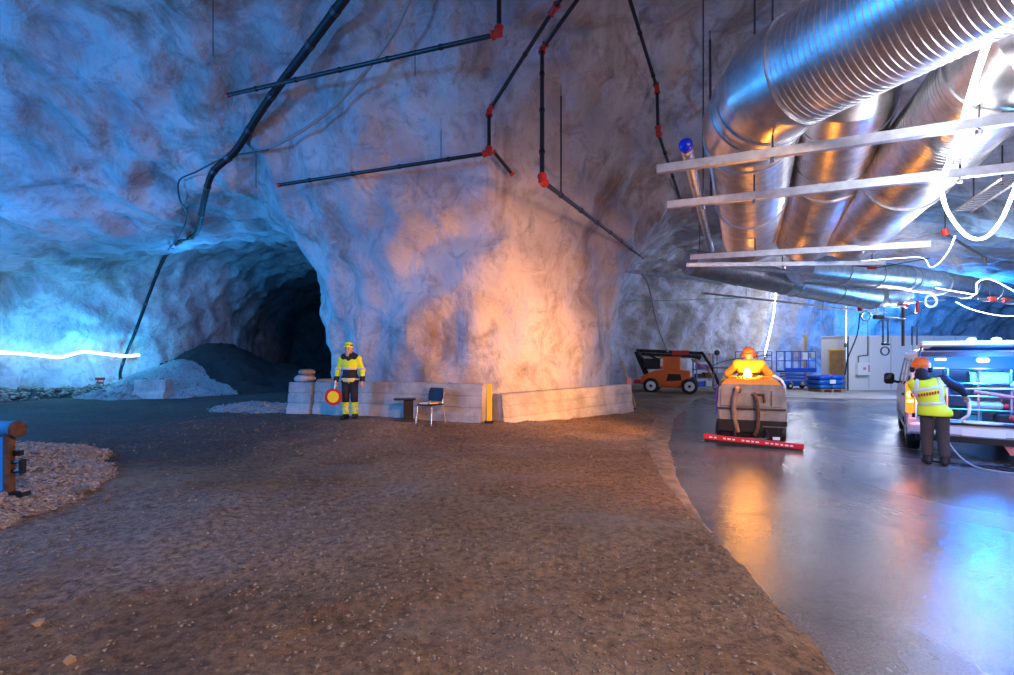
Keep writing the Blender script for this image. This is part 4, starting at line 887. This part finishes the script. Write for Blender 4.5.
def body_prims(J, fwd):
    f = np.array(fwd, float); A = {k: np.array(v, float) for k, v in J.items()}; up = np.array((0, 0, 1.0)); hd = A['head']; lat = np.cross(f, up)
    pr = [(A['hip_l'], A['hip_r'], .105, .105), ((A['hip_l']+A['hip_r'])/2, A['chest'], .125, .14), (A['chest']+lat*.07, A['chest']-lat*.07, .115, .115), (A['sh_l'], A['sh_r'], .075, .075), (A['chest'], A['neck'], .11, .055), (A['neck'], hd-up*.05, .055, .055),
          (hd+up*.02-f*.015, hd+up*.02+f*.012, .09, .085), (hd-up*.03+f*.03, hd-up*.085+f*.045, .066, .045), (hd+f*.085+up*.01, hd+f*.112-up*.022, .011, .016), (hd+f*.085-up*.055, hd+f*.09-up*.06, .02, .02)]
    for s in ('l', 'r'):
        sg = 1 if (A['sh_'+s]-A['chest'])@lat > 0 else -1
        pr += [(A['sh_'+s], A['el_'+s], .052, .042), (A['el_'+s], A['wr_'+s], .041, .028), (A['hip_'+s], A['kn_'+s], .088, .06), (A['kn_'+s], A['an_'+s], .058, .04), (A['an_'+s], A['toe_'+s], .042, .034), (hd+lat*sg*.088+up*.01, hd+lat*sg*.094-up*.03-f*.008, .02, .012)]
    return pr
def person(label, loc, J, fwd, hands, top, legs, name='person'):
    """J: joints; hands: {'l':(dir, thumb side, curl, grip)}; top / legs: cloth material"""
    t = thing(name, label, 'person', loc); A = {k: np.array(v, float) for k, v in J.items()}
    pr = body_prims(J, fwd)
    for s, hv in hands.items(): pr += hand_prims(A['wr_'+s], *hv)
    sdf_obj('body', pr, .0095, .022, 'skin', t)
    f = np.array(fwd, float); hd = A['head']; lat = np.cross(f, (0, 0, 1.0))
    for s in (-1, 1):
        p = hd+f*.098+lat*s*.034+np.array((0, 0, .012)); MB().lathe(p, [(.0, -.012), (.012, -.008), (.013, 0), (.0, .01)], 8, f).build('eye', 'black_plastic', t, smooth=60)
    p = hd+f*.108-np.array((0, 0, .058)); MB().tube([p-lat*.024, p+f*.006, p+lat*.024], .006, 6).build('mouth', 'pink', t)
    torso = [((A['hip_l']+A['hip_r'])/2-np.array((0, 0, .03)), A['chest'], .15, .155), (A['hip_l'], A['hip_r'], .12, .12), (A['chest']+lat*.08, A['chest']-lat*.08, .13, .13), (A['sh_l'], A['sh_r'], .082, .082)]
    arms = []
    for s in 'lr': arms += [(A['sh_'+s], A['el_'+s], .075, .064), (A['el_'+s], A['el_'+s]*.12+A['wr_'+s]*.88, .062, .05)]
    trs = [(A['hip_l'], A['hip_r'], .122, .122)]
    for s in 'lr': trs += [(A['hip_'+s], A['kn_'+s], .105, .082), (A['kn_'+s], A['an_'+s]*.96+A['kn_'+s]*.04, .08, .07)]
    shoe = {}
    for s in 'lr':
        an, to = A['an_'+s], A['toe_'+s]; heel = an-(to-an)*np.array((.3, .3, 0)); heel[2] = .05
        sdf_obj('boot', [(an+np.array((0, 0, .06)), an, .062, .06), (an, to, .058, .045), (heel, to, .05, .045)], .012, .03, 'boot', t, clip=(0.0, .24))
    return t, torso, arms, trs
# ---- the man with the round sign
fx_, fy_ = -3.72, 11.85; fz = floor_z(fx_, fy_)
J = dict(head=(-.03, -.03, 1.64), neck=(0, 0, 1.5), chest=(0, 0, 1.3), hip_l=(-.09, 0, .93), hip_r=(.09, 0, .93), sh_l=(-.19, 0, 1.42), sh_r=(.19, 0, 1.42), el_l=(-.28, .0, 1.15), el_r=(.29, .0, 1.14), wr_l=(-.29, -.12, .90), wr_r=(.32, -.1, .90),
         kn_l=(-.095, -.03, .5), kn_r=(.11, -.03, .5), an_l=(-.1, 0, .09), an_r=(.12, 0, .09), toe_l=(-.14, -.15, .045), toe_r=(.15, -.15, .045))
t, torso, arms, trs = person('man in yellow and navy work clothes holding a round sign by the barrier', (fx_, fy_, fz), J, (0, -1, 0), {'l': ((.0, -.1, -1), (.1, -1, 0), (.9, 0, -.1), 1.0), 'r': ((.06, -.15, -1), (0, -1, 0), (-.9, -.1, 0), .5)}, None, None)
jk = sdf_obj('jacket', torso+arms, .014, .05, 'hi_vis', t, clip=(.88, 1.56)); sdf_obj('dark_band', torso, .014, .05, 'navy_cloth', jk, .012, (.97, 1.17)); sdf_obj('sleeve_cuff', arms, .014, .03, 'navy_cloth', jk, .012, (.86, 1.02))
sdf_obj('reflective_stripe', torso+arms, .014, .05, 'reflective', jk, .016, (1.165, 1.215)); sdf_obj('reflective_stripe', torso, .014, .05, 'reflective', jk, .016, (.92, .965))
sdf_obj('collar', [((-.05, 0, 1.50), (.05, 0, 1.50), .088, .088), ((-.13, -.02, 1.46), (.13, -.02, 1.46), .09, .09), ((0, -.1, 1.42), (0, -.1, 1.34), .05, .03)], .014, .04, 'navy_cloth', jk)
tr = sdf_obj('trousers', trs, .014, .03, 'navy_cloth', t, clip=(.1, .98)); sdf_obj('yellow_leg', trs, .014, .03, 'hi_vis', tr, .01, (.12, .40)); sdf_obj('reflective_stripe', trs, .014, .03, 'reflective', tr, .016, (.30, .34)); sdf_obj('reflective_stripe', trs, .014, .03, 'reflective', tr, .016, (.19, .23))
hd = np.array(J['head'])
sdf_obj('beard', [(hd+(0, -.07, -.07), hd+(0, -.085, -.13), .05, .035), (hd+(-.06, -.03, -.06), hd+(.06, -.03, -.06), .038, .038)], .01, .03, 'hair_grey', t)
cp = sdf_obj('cap', [(hd+(0, 0, .07), hd+(0, .01, .09), .108, .1), (hd+(-.05, -.1, .075), hd+(.05, -.1, .075), .03, .03), (hd+(0, -.13, .068), hd+(0, -.14, .066), .03, .028)], .011, .02, 'hi_vis', t, clip=(hd[2]+.045, 2.0)); sdf_obj('cap_band', [(hd+(0, 0, .07), hd+(0, .01, .09), .113, .105)], .011, .02, 'navy_cloth', cp, 0, (hd[2]+.085, hd[2]+.12))
ps = thing('stop_paddle', 'round yellow sign with red rim held low by the man', 'sign', (fx_-.30, fy_-.19, fz+.5), 0)
c = Vector((-.03, 0, .04)); MB().lathe(c, [(.0, -.012), (.20, -.012), (.20, .012), (.0, .012)], 28, (0, 1, 0)).build('disc', 'red_joint', ps); MB().lathe(c+Vector((0, -.016, 0)), [(.0, -.003), (.135, -.003), (.135, .003), (.0, .003)], 28, (0, 1, 0)).build('yellow_face', mat('sign_yellow', (.95, .75, .02), .5), ps)
MB().tube([(.0, .0, .22), (.015, .02, .42)], .016, 8).build('handle', 'white_paint', ps)
# ---- the worker at the van
wx, wy = 6.95, 8.15
J = dict(head=(-.15, .12, 1.55), neck=(-.11, .10, 1.41), chest=(-.05, .09, 1.2), hip_l=(-.07, 0, .86), hip_r=(.10, 0, .86), sh_l=(-.22, .08, 1.31), sh_r=(.13, .13, 1.37), el_l=(-.22, .32, 1.12), el_r=(.32, .26, 1.26), wr_l=(-.02, .48, 1.05), wr_r=(.42, .46, 1.13),
         kn_l=(-.08, .05, .47), kn_r=(.12, .03, .47), an_l=(-.07, 0, .085), an_r=(.14, -.02, .085), toe_l=(-.10, .15, .045), toe_r=(.16, .14, .045))
t, torso, arms, trs = person('worker in yellow vest and orange helmet reaching into the van', (wx, wy, 0), J, (0, 1, 0), {'l': ((.6, .8, .1), (0, 0, 1), (.5, -.3, -.5), .7), 'r': ((.3, .5, -.7), (-.3, .8, .3), (-.5, 0, -.7), .8)}, None, None)
WA = -.66; t.rotation_euler[2] = WA
def wp_(x_, y_, z): return Vector((wx, wy, 0))+Matrix.Rotation(WA, 3, 'Z')@Vector((x_, y_, z))
sdf_obj('jumper', torso+arms+[((-.12, .10, 1.40), (-.16, .11, 1.46), .085, .08)], .014, .05, 'navy_cloth', t, clip=(.78, 1.6))
vp = [((.01, 0, .78), (-.06, .09, 1.2), .165, .172), ((-.08, 0, .84), (.11, 0, .84), .128, .128), ((-.14, .08, 1.2), (.02, .1, 1.2), .14, .14), ((-.24, .08, 1.30), (.07, .12, 1.34), .09, .09)]
vest = sdf_obj('safety_vest', vp, .014, .05, 'hi_vis', t, .006, (.80, 1.42))
sdf_obj('reflective_stripe', vp, .014, .05, 'reflective', vest, .014, (.80, 1.43), lambda X, Y, Z: np.abs(Z-1.0-.12*X)-.025); sdf_obj('reflective_stripe', vp, .014, .05, 'reflective', vest, .014, (.80, 1.43), lambda X, Y, Z: np.abs(Z-1.24-.25*(X+.05))-.025)
for xx in (.09, -.22): sdf_obj('shoulder_stripe', vp, .014, .05, 'reflective', vest, .013, (1.0, 1.43), lambda X, Y, Z, xx=xx: np.maximum(np.abs(X-xx+.1*(Z-1.2)*(1 if xx > 0 else -1))-.028, .0-Z))
for k in range(8): MB().box((-.185+k*.034, -.122+.004*abs(k-4), 1.125+k*.009), (.024, .012, .045 if k % 3 else .05), rz=.0).build('red_letter', 'red_paint', vest)
sdf_obj('trousers', trs, .014, .03, 'brown_cloth', t, clip=(.15, .92))
hd = np.array(J['head']); hm = sdf_obj('helmet', [(hd+(0, 0, .06), hd+(0, -.01, .08), .13, .125), (hd+(-.04, .13, .045), hd+(.04, .13, .045), .03, .03)], .011, .02, 'orange_paint', t, clip=(hd[2]+.03, 2)); MB().lathe(hd+np.array((0, 0, .03)), [(.122, 0), (.138, .003), (.138, .014), (.12, .03)], 20).build('brim', 'orange_paint', hm)
for s_ in (-1, 1): MB().lathe(hd+np.array((s_*.105, 0, 0)), [(.04, -.02), (.055, -.01), (.055, .03), (.03, .045)], 12, (s_, 0, 0)).build('ear_muff', 'navy_cloth', hm)
sdf_obj('neck_cloth', [(hd+(0, -.05, -.03), hd+(.02, -.04, -.12), .075, .085)], .013, .03, 'navy_cloth', t)
# ------------------------------------------------------------------ ride-on sweeper with its driver
sx0, sy0 = 4.88, 10.0; sw = thing('ride_on_sweeper', 'grey ride-on floor sweeper with red rear squeegee and amber beacon', 'sweeper', (sx0, sy0, 0), -.40)
pr = [(-.60, .36), (.60, .36), (.63, .52), (.635, .78), (.60, 1.14), (.50, 1.20), (-.50, 1.20), (-.585, 1.14), (-.62, .78), (-.61, .52)]
mb = MB(); mb.prism(pr, (0, 1.9), lambda u_, v_, w_: (u_, w_, v_)).build('hopper', 'body_grey', sw)
MB().box((0, -.012, .93), (1.12, .03, .34), bev=.01).build('rear_door', 'body_grey', sw); MB().box((0, -.03, .715), (1.24, .05, .035), bev=.01).build('door_lip', 'dark_steel', sw); MB().box((0, -.02, .56), (1.18, .03, .22), bev=.01).build('lower_panel', 'body_grey', sw)
MB().box((0, -.015, .44), (1.26, .06, .10)).build('bumper', 'black_metal', sw); MB().box((0, .9, .26), (1.1, 1.7, .26), bev=.03).build('chassis', 'black_metal', sw); MB().box((-.2, -.05, .36), (.8, .05, .2)).build('rear_frame', 'black_metal', sw)
mb = MB(); pr = [(-.55, 1.19), (.55, 1.19), (.50, 1.25), (.42, 1.31), (-.38, 1.31), (-.49, 1.25)]; mb.prism(pr, (.02, .75), lambda u_, v_, w_: (u_, w_+(v_-1.19)*.25, v_)).build('hood', 'orange_cloth', sw)
MB().tube([(.60, .03, .95), (.59, .05, 1.2), (.54, .07, 1.30), (.46, .08, 1.36), (.44, .5, 1.36)], .022, 8).build('grab_rail', 'white_paint', sw, smooth=60)
MB().box((-.625, .15, .86), (.035, .2, .62), bev=.01).build('side_trim', 'purple_paint', sw)
MB().tube(catmull([(-.25, -.02, 1.12), (-.27, -.10, 1.06), (-.31, -.12, .85), (-.31, -.11, .6), (-.27, -.08, .38), (-.24, -.05, .25)], 5), .045, 10).build('suction_hose', 'tan_hose', sw, smooth=60); MB().lathe((-.25, -.03, 1.08), [(.06, -.05), (.075, -.03), (.075, .03), (.06, .05)], 12).build('hose_cuff', 'rust', sw)
MB().tube(catmull([(.06, -.03, 1.02), (.08, -.09, .95), (.11, -.12, .75), (.12, -.11, .5), (.10, -.08, .3), (.06, -.06, .2)], 5), .038, 10).build('drain_hose', 'rust', sw, smooth=60); MB().tube([(.0, -.04, 1.0), (.22, -.04, 1.0), (.24, -.04, .85)], .025, 8).build('hose_bracket', 'rust', sw)
MB().box((.3, -.045, .62), (.14, .012, .07)).build('data_plate', 'sandbag', sw); MB().box((.36, -.03, .93), (.014, .03, .3)).build('door_seam', 'dark_steel', sw)
for x_, y_ in ((-.56, .35), (.56, .35), (-.5, 1.6), (.5, 1.6)):
    w_ = MB().lathe((x_-.09, y_, .22), [(.13, 0), (.21, .02), (.22, .05), (.22, .13), (.21, .16), (.13, .18)], 18, (1, 0, 0)).build('wheel', 'black_rubber', sw, smooth=40); MB().lathe((x_-.1, y_, .22), [(.06, 0), (.11, .01), (.11, .19), (.06, .2)], 10, (1, 0, 0)).build('hub', 'rust', w_)
sq = MB().box((.0, -.32, .115), (1.76, .07, .10), rz=.0, ry=.055, bev=.01).build('squeegee_bar', 'red_paint', sw); MB().box((0, -.32, .035), (1.72, .03, .07), ry=.055).build('rubber_blade', 'black_rubber', sq)
for k in range(18):
    x_ = -.74+k*.083
    if k in (2, 6, 11): continue
    MB().box((x_, -.36, .115-x_*.055), (.045 if k % 2 else .06, .006, .028), ry=.055).build('white_marking', 'white_paint', sq)
for x_ in (-.3, .28): MB().tube([(x_, -.02, .3), (x_, -.28, .18)], .022, 6).build('squeegee_arm', 'dark_steel', sw)
MB().box((.42, -.3, .19), (.12, .06, .05)).build('bar_clamp', 'white_paint', sw)
MB().box((0, .62, 1.27), (.46, .12, .3), bev=.05).build('seat_back', 'black_rubber', sw); MB().box((0, .86, 1.2), (.5, .42, .12), bev=.04).build('seat', 'black_rubber', sw)
MB().tube([(0, 1.45, .9), (0, 1.28, 1.42)], .03, 8).build('steering_column', 'black_metal', sw); MB().tube([(math.cos(a)*.19, 1.27+math.sin(a)*.06, 1.43+math.sin(a)*.17) for a in np.linspace(0, 2*PI, 20)], .015, 6, cap=False).build('steering_wheel', 'black_rubber', sw)
MB().box((0, 1.6, .75), (1.0, .5, .7), bev=.1).build('front_cowl', 'body_grey', sw)
bc = MB().lathe((-.05, .30, 1.33), [(.07, 0), (.075, .02), (.06, .12), (.045, .17), (.0, .185)], 16).build('beacon', 'beacon_amber', sw, smooth=50); MB().lathe((-.05, .30, 1.31), [(.09, 0), (.09, .025)], 16).build('beacon_base', 'black_metal', bc)
for k, (x_, y_, s_) in enumerate(((-.32, .12, .07), (-.2, .2, .05), (.2, .1, .08), (.32, .18, .06), (.1, .15, .045))):
    MB().box((x_, y_, 1.32+s_*.3), (s_*2.2, s_*1.5, s_*.7), rz=k, bev=.02).build('rag', 'orange_cloth', sw)
R_ = Matrix.Rotation(-.40, 3, 'Z')
lamp('beacon_light', Vector((sx0, sy0, 0))+R_@Vector((-.05, .16, 1.62)), 42, AMBER, 0.07)
bl = Vector((sx0, sy0, 0))+R_@Vector((-.05, .10, 1.70)); lamp('beacon_reflector', bl, 1500, AMBER, .08, 'SPOT', (0.2, 12.6, 1.6), 90, 1.0)
J = dict(head=(0, .02, 1.72), neck=(0, .0, 1.60), chest=(0, -.02, 1.43), hip_l=(-.09, .06, 1.14), hip_r=(.09, .06, 1.14), sh_l=(-.22, -.02, 1.54), sh_r=(.22, -.02, 1.54), el_l=(-.40, .12, 1.33), el_r=(.40, .12, 1.33), wr_l=(-.19, .42, 1.40), wr_r=(.19, .42, 1.40),
         kn_l=(-.14, .5, 1.16), kn_r=(.14, .5, 1.16), an_l=(-.14, .60, .76), an_r=(.14, .60, .76), toe_l=(-.15, .78, .70), toe_r=(.15, .78, .70))
dl = Vector((sx0, sy0, 0))+R_@Vector((0.0, .86, .06))
t, torso, arms, trs = person('sweeper driver in orange high-visibility jacket and helmet, seen from behind', dl, J, (0, 1, 0), {'l': ((.2, .9, .2), (.9, -.2, .3), (.1, .2, -.9), 1.0), 'r': ((-.2, .9, .2), (-.9, -.2, .3), (-.1, .2, -.9), 1.0)}, None, None)
t.rotation_euler[2] = -.40
for o in [c for c in t.children if c.name.startswith('boot')]: bpy.data.objects.remove(o)
for s_ in 'lr':
    an, to = np.array(J['an_'+s_]), np.array(J['toe_'+s_]); sdf_obj('boot', [(an+(0, 0, .06), an, .062, .06), (an, to, .058, .045)], .013, .03, 'boot', t)
jk = sdf_obj('jacket', torso+arms, .014, .05, 'orange_cloth', t, .012, (1.08, 1.66)); sdf_obj('safety_vest', torso, .014, .05, mat('hi_vis_orange', (.95, .55, .02), .6), jk, .026, (1.12, 1.62)); sdf_obj('reflective_stripe', torso, .014, .05, 'reflective', jk, .032, (1.22, 1.27))
sdf_obj('trousers', trs, .014, .03, 'navy_cloth', t)
hd = np.array(J['head']); hm = sdf_obj('helmet', [(hd+(0, 0, .05), hd+(0, -.01, .07), .13, .125)], .011, .02, 'orange_paint', t, clip=(hd[2]+.02, 2.2)); MB().lathe(hd+np.array((0, 0, .02)), [(.12, 0), (.16, .003), (.16, .016), (.12, .03)], 20).build('brim', 'orange_paint', hm)
for s_ in (-1, 1): MB().lathe(hd+np.array((s_*.11, 0, 0)), [(.045, -.02), (.06, -.01), (.06, .035), (.03, .05)], 12, (s_, 0, 0)).build('ear_muff', 'rust', hm)
# ------------------------------------------------------------------ the van
VA = math.radians(36); van = thing('service_van', 'white service van with raised tailgate and blue flashing lights', 'van', (7.87, 8.29, 0), -VA)
def vx(z): return 0.95-max(0, z-1.08)*0.14
def sidep(s_):
    def fn(u_, v_, w_): return (s_*(vx(v_)-w_), u_, v_)
    return fn
lower = [(0.02, .45), (.35, .42)]
def arch(c, r=.40, n=8): return [(c-r*math.cos(PI*k/n), .30+.02+r*math.sin(PI*k/n)) for k in range(n+1)]
lowp = [(0.0, .42)]+arch(.95)+[(1.5, .34), (3.3, .34)]+arch(3.95)+[(4.6, .36), (4.86, .45), (4.88, .78), (4.7, .97), (4.12, 1.10), (.06, 1.12), (0, .95)]
win = [(.30, 1.16, 1.25, 1.70), (1.38, 1.16, 2.42, 1.72), (2.56, 1.16, 3.42, 1.72)]
for s_ in (-1, 1):
    fn = sidep(s_); sb = MB(); sb.prism(lowp, (0, .05), fn); so = sb.build('side_panel', 'van_white', van)
    up = [(.06, 1.10), (4.12, 1.10), (3.55, 1.72), (3.42, 1.80), (.22, 1.80)]
    # window pillars and rails around the panes
    for poly in ([(.06, 1.1), (.28, 1.1), (.36, 1.76), (.18, 1.76)], [(1.26, 1.1), (1.38, 1.1), (1.38, 1.76), (1.26, 1.76)], [(2.43, 1.1), (2.55, 1.1), (2.55, 1.76), (2.43, 1.76)], [(3.98, 1.1), (4.12, 1.1), (3.56, 1.76), (3.40, 1.76)], [(.18, 1.72), (3.5, 1.72), (3.40, 1.82), (.24, 1.82)], [(.06, 1.09), (4.12, 1.09), (4.1, 1.16), (.08, 1.16)]):
        MB().prism(poly, (0, .06), fn).build('window_pillar', 'van_white', van)
    for poly in ([(.28, 1.15), (1.27, 1.15), (1.27, 1.73), (.35, 1.73)], [(1.37, 1.15), (2.44, 1.15), (2.44, 1.73), (1.37, 1.73)], [(2.54, 1.15), (4.0, 1.15), (3.44, 1.73), (2.54, 1.73)]): MB().prism(poly, (.012, .03), fn).build('side_window', 'glass_dark', van)
    for yy in (1.32, 2.49): MB().prism([(yy, .42), (yy+.012, .42), (yy+.012, 1.1), (yy, 1.1)], (-.004, .01), fn).build('door_seam', 'dark_steel', so)
    MB().prism([(1.45, .98), (1.65, .98), (1.65, 1.03), (1.45, 1.03)], (-.03, .0), fn).build('door_handle', 'black_plastic', so); MB().prism([(1.4, .45), (3.45, .45), (3.45, .56), (1.4, .56)], (-.02, 0), fn).build('rubbing_strip', 'black_plastic', so)
    for yc in (.95, 3.95):
        x0_ = s_*.84; w_ = MB().lathe((x0_-.11, yc, .34), [(.2, 0), (.32, .02), (.34, .05), (.34, .17), (.32, .20), (.2, .22)], 24, (1, 0, 0)).build('wheel', 'black_rubber', van, smooth=40)
        MB().lathe((x0_-.115, yc, .34), [(.1, 0), (.21, .01), (.21, .22), (.1, .23)], 14, (1, 0, 0)).build('wheel_rim', 'steel', w_)
    MB().tube([(s_*.93, 3.65, 1.15), (s_*1.06, 3.63, 1.18)], .03, 8).build('mirror_arm', 'black_plastic', van); MB().box((s_*1.13, 3.62, 1.24), (.2, .1, .26), bev=.04).build('wing_mirror', 'black_plastic', van, smooth=50)
    tl = MB().box((s_*.925, -.005, 1.04), (.12, .08, .54), bev=.02).build('tail_light', 'tail_red', van); MB().box((s_*.925, -.04, 1.10), (.085, .03, .09), bev=.01).build('lit_lamp', 'tail_lit', tl); MB().box((s_*.925, -.04, .98), (.085, .03, .05), bev=.01).build('lit_lamp', 'tail_lit', tl)
    MB().box((s_*.88, -.0, .55), (.16, .08, .28), bev=.02).build('rear_corner', 'van_white', van); MB().tube([(s_*.88, .04, 1.2), (s_*.85, .1, 1.6), (s_*.8, .2, 1.82)], .05, 8).build('rear_pillar', 'van_white', van)
    MB().tube([(s_*.80, .15, 1.72), (s_*.80, -.42, 1.91)], .014, 6).build('gas_strut', 'dark_steel', van)
mb = MB(); mb.prism([(-.86, 1.80), (-.80, 1.88), (-.6, 1.92), (.6, 1.92), (.80, 1.88), (.86, 1.80), (.8, 1.82), (-.8, 1.82)], (.2, 3.45), lambda u_, v_, w_: (u_, w_, v_)).build('roof', 'van_white', van, smooth=50)
MB().prism([(3.42, 1.86), (3.48, 1.88), (4.16, 1.14), (4.10, 1.10)], (-.78, .78), lambda u_, v_, w_: (w_, u_, v_)).build('windscreen', 'glass_dark', van)
MB().prism([(4.05, 1.12), (4.7, .98), (4.88, .78), (4.9, .45), (4.8, .34), (4.75, .34), (4.75, .7), (4.05, .9)], (-.9, .9), lambda u_, v_, w_: (w_, u_, v_)).build('bonnet', 'van_white', van)
MB().box((0, 2.4, .44), (1.75, 4.6, .08)).build('load_floor', 'dark_steel', van); MB().box((0, 1.9, 1.12), (1.7, .05, 1.35)).build('bulkhead', 'panel_white', van)
bp_ = MB().box((0, -.07, .52), (1.86, .16, .2), bev=.04).build('rear_bumper', 'van_white', van, smooth=40); MB().box((0, -.10, .635), (1.5, .14, .02)).build('bumper_step', 'black_plastic', bp_); MB().box((0, -.155, .5), (.52, .012, .11)).build('number_plate', 'white_paint', bp_)
MB().box((0, -.05, .38), (1.7, .1, .12)).build('under_valance', 'black_plastic', van); MB().prism([(.20, .42), (.52, .42), (.50, .2), (.34, .16)], (-.02, 0), lambda u_, v_, w_: (u_, w_-.02, v_)).build('mud_flap', 'pink', van)
tg = MB().box((0, -.30, 1.955), (1.66, .95, .055), rx=-.06, bev=.02).build('tailgate', 'van_white', van, smooth=40); MB().box((0, -.36, 1.915), (1.36, .62, .02), rx=-.06).build('tailgate_glass', 'glass_dark', tg); MB().box((0, -.80, 1.95), (1.66, .05, .05), bev=.02).build('tailgate_lip', 'van_white', tg); MB().tube([(-.75, -.1, 1.88), (.75, -.1, 1.88)], .02, 6).build('tailgate_wiper', 'black_plastic', tg)
MB().box((0, .16, 1.80), (1.6, .14, .08)).build('roof_lintel', 'dark_steel', van)
for x_ in (-.22, .06): MB().lathe((x_, -.80, 1.985), [(.05, 0), (.06, .01), (.055, .05), (.03, .065), (0, .07)], 14).build('flash_lamp', 'beacon_blue', tg, smooth=50)
MB().box((.04, .18, 1.70), (.16, .06, .07), bev=.02).build('interior_lamp', 'beacon_blue', van); MB().box((-.5, .2, 1.71), (.14, .05, .03)).build('interior_lamp', mat('lamp_soft', (.8, .9, 1), .4, emit=(.5, .8, 1), estr=14), van)
# racking and kit in the load bay
for x_ in (-.82, -.4, 0, .4, .82):
    MB().tube([(x_, .28, .50), (x_, .28, 1.55)], .016, 6).build('rack_post', 'steel', van)
    MB().tube([(x_, 1.0, .50), (x_, 1.0, 1.55)], .016, 6).build('rack_post', 'steel', van)
for z in (.62, .85, 1.08, 1.30, 1.55):
    MB().tube([(-.82, .28, z), (.82, .28, z)], .016, 6).build('rack_rail', 'steel', van); MB().box((0, .66, z-.01), (1.6, .7, .02)).build('rack_shelf', 'dark_steel', van)
MB().tube([(-.84, -.02, 1.12), (-.84, -.06, .7), (.7, -.06, .66), (.72, -.04, 1.25), (-.2, -.02, 1.22)], .018, 8).build('pull_out_frame', 'steel', van)
MB().tube([(-.1, -.05, 1.18), (.62, -.05, 1.06)], .03, 8).build('pull_out_tube', 'pink', van)
def kit(kname, label, cat, x_, y_, z, build):
    p = Vector((7.87, 8.29, 0))+Matrix.Rotation(-VA, 3, 'Z')@Vector((x_, y_, z)); o = thing(kname, label, cat, p, -VA); build(o)
kit('tool_case', 'teal tool case on the lowest van shelf', 'case', -.05, .5, .63, lambda o: (MB().box((0, 0, .1), (.2, .3, .2), bev=.02).build('case_body', 'teal', o), MB().tube([(-.06, -.16, .14), (-.04, -.19, .14), (.04, -.19, .14), (.06, -.16, .14)], .012, 6).build('handle', 'black_plastic', o)))
kit('gas_bottle', 'pale cylinder with a red cap lying on the van shelf', 'cylinder', .1, .36, .93, lambda o: (MB().lathe((-.25, 0, 0), [(.03, 0), (.07, .02), (.07, .42), (.04, .46)], 14, (1, 0, 0)).build('cylinder', 'clear_tarp', o, smooth=40), MB().lathe((.21, 0, 0), [(.05, 0), (.06, .01), (.06, .07), (.03, .08)], 12, (1, 0, 0)).build('cap', 'red_joint', o)))
kit('storage_crate', 'blue crate on the middle van shelf', 'crate', -.55, .55, 1.08, lambda o: (MB().box((0, 0, .09), (.36, .4, .18), bev=.015).build('crate_body', 'blue_paint', o), MB().box((0, 0, .185), (.38, .42, .02)).build('rim', 'clear_tarp', o)))
kit('storage_crate', 'grey crate on the upper van shelf', 'crate', .15, .55, 1.30, lambda o: (MB().box((0, 0, .09), (.5, .4, .18), bev=.015).build('crate_body', 'clear_tarp', o), MB().box((0, 0, .185), (.52, .42, .02)).build('rim', 'cable_grey', o)))
kit('hose_reel', 'small reel of dark hose low in the van bay', 'reel', -.35, .42, .63, lambda o: (MB().lathe((0, -.08, .12), [(.05, 0), (.12, .005), (.12, .02), (.06, .025), (.06, .13), (.12, .135), (.12, .15), (.05, .155)], 18, (0, 1, 0)).build('drum', 'black_plastic', o), MB().lathe((0, -.05, .12), [(.06, 0), (.1, .01), (.1, .09), (.06, .1)], 18, (0, 1, 0)).build('wound_hose', 'cable_grey', o)))
kit('aux_lamp', 'white lamp head clamped to the van frame', 'lamp', .45, -.05, 1.25, lambda o: (MB().box((0, 0, .06), (.22, .12, .09), bev=.03).build('lamp_head', 'white_paint', o), MB().box((0, 0, 0), (.05, .05, .06)).build('clamp', 'steel', o)))
kit('pump_unit', 'black pump with red knob at the bottom of the van bay', 'pump', .35, .35, .63, lambda o: (MB().box((0, 0, .09), (.3, .26, .18), bev=.04).build('pump_body', 'black_metal', o), MB().lathe((.05, -.13, .12), [(.04, 0), (.05, -.02), (.02, -.04)], 12, (0, 1, 0)).build('knob', 'red_joint', o)))
def vp_(x_, y_, z): return Vector((7.87, 8.29, 0))+Matrix.Rotation(-VA, 3, 'Z')@Vector((x_, y_, z))
hose('spray_hose', 'pale hose hanging from the worker hand into the van', 'hose', [wp_(.46, .52, 1.07), wp_(.48, .50, .95), wp_(.46, .46, .8), vp_(-.25, -.14, .68), vp_(.1, -.1, .66), vp_(.25, -.05, .67)], .022, 'white_paint')
hose('floor_cable', 'grey cable running from the bumper down onto the wet road', 'cable', [vp_(-.55, -.12, .66), vp_(-.5, -.25, .45), vp_(-.3, -.5, .12), vp_(-.05, -.75, .016), vp_(.5, -.8, .016), vp_(1.3, -.6, .016)], .014, 'cable_grey')
hose('floor_cable', 'dark cable looped on the wet road behind the worker', 'cable', [(wx+.05, wy+.0+.25, .016), (wx+.5, wy-.1, .016), (wx+.85, wy-.25, .016), (wx+.95, wy-.55, .016), (wx+.75, wy-.62, .016), (wx+.7, wy-.3, .016), (wx+1.2, wy-.15, .016), (wx+2.0, wy-.1, .016)], .014, 'black_rubber')
hose('floor_cable', 'dark cable trailing across the road at the right edge', 'cable', [(wx+.3, wy-.15, .016), (wx+.8, wy-.45, .016), (wx+1.1, wy-.9, .016), (wx+1.6, wy-1.1, .016)], .012, 'black_rubber')
lamp('van_flash', vp_(-.08, -.95, 2.2), 85, (.01, .2, 1.0), .1); lamp('van_bay_light', vp_(.04, .02, 1.62), 140, (.012, .24, 1.0), .08); lamp('van_flash_low', vp_(.3, -.6, 1.7), 60, (.01, .2, 1.0), .1)
lamp('tail_glow', vp_(-.98, -.25, 1.04), 8, (1.0, .22, .02), .05)
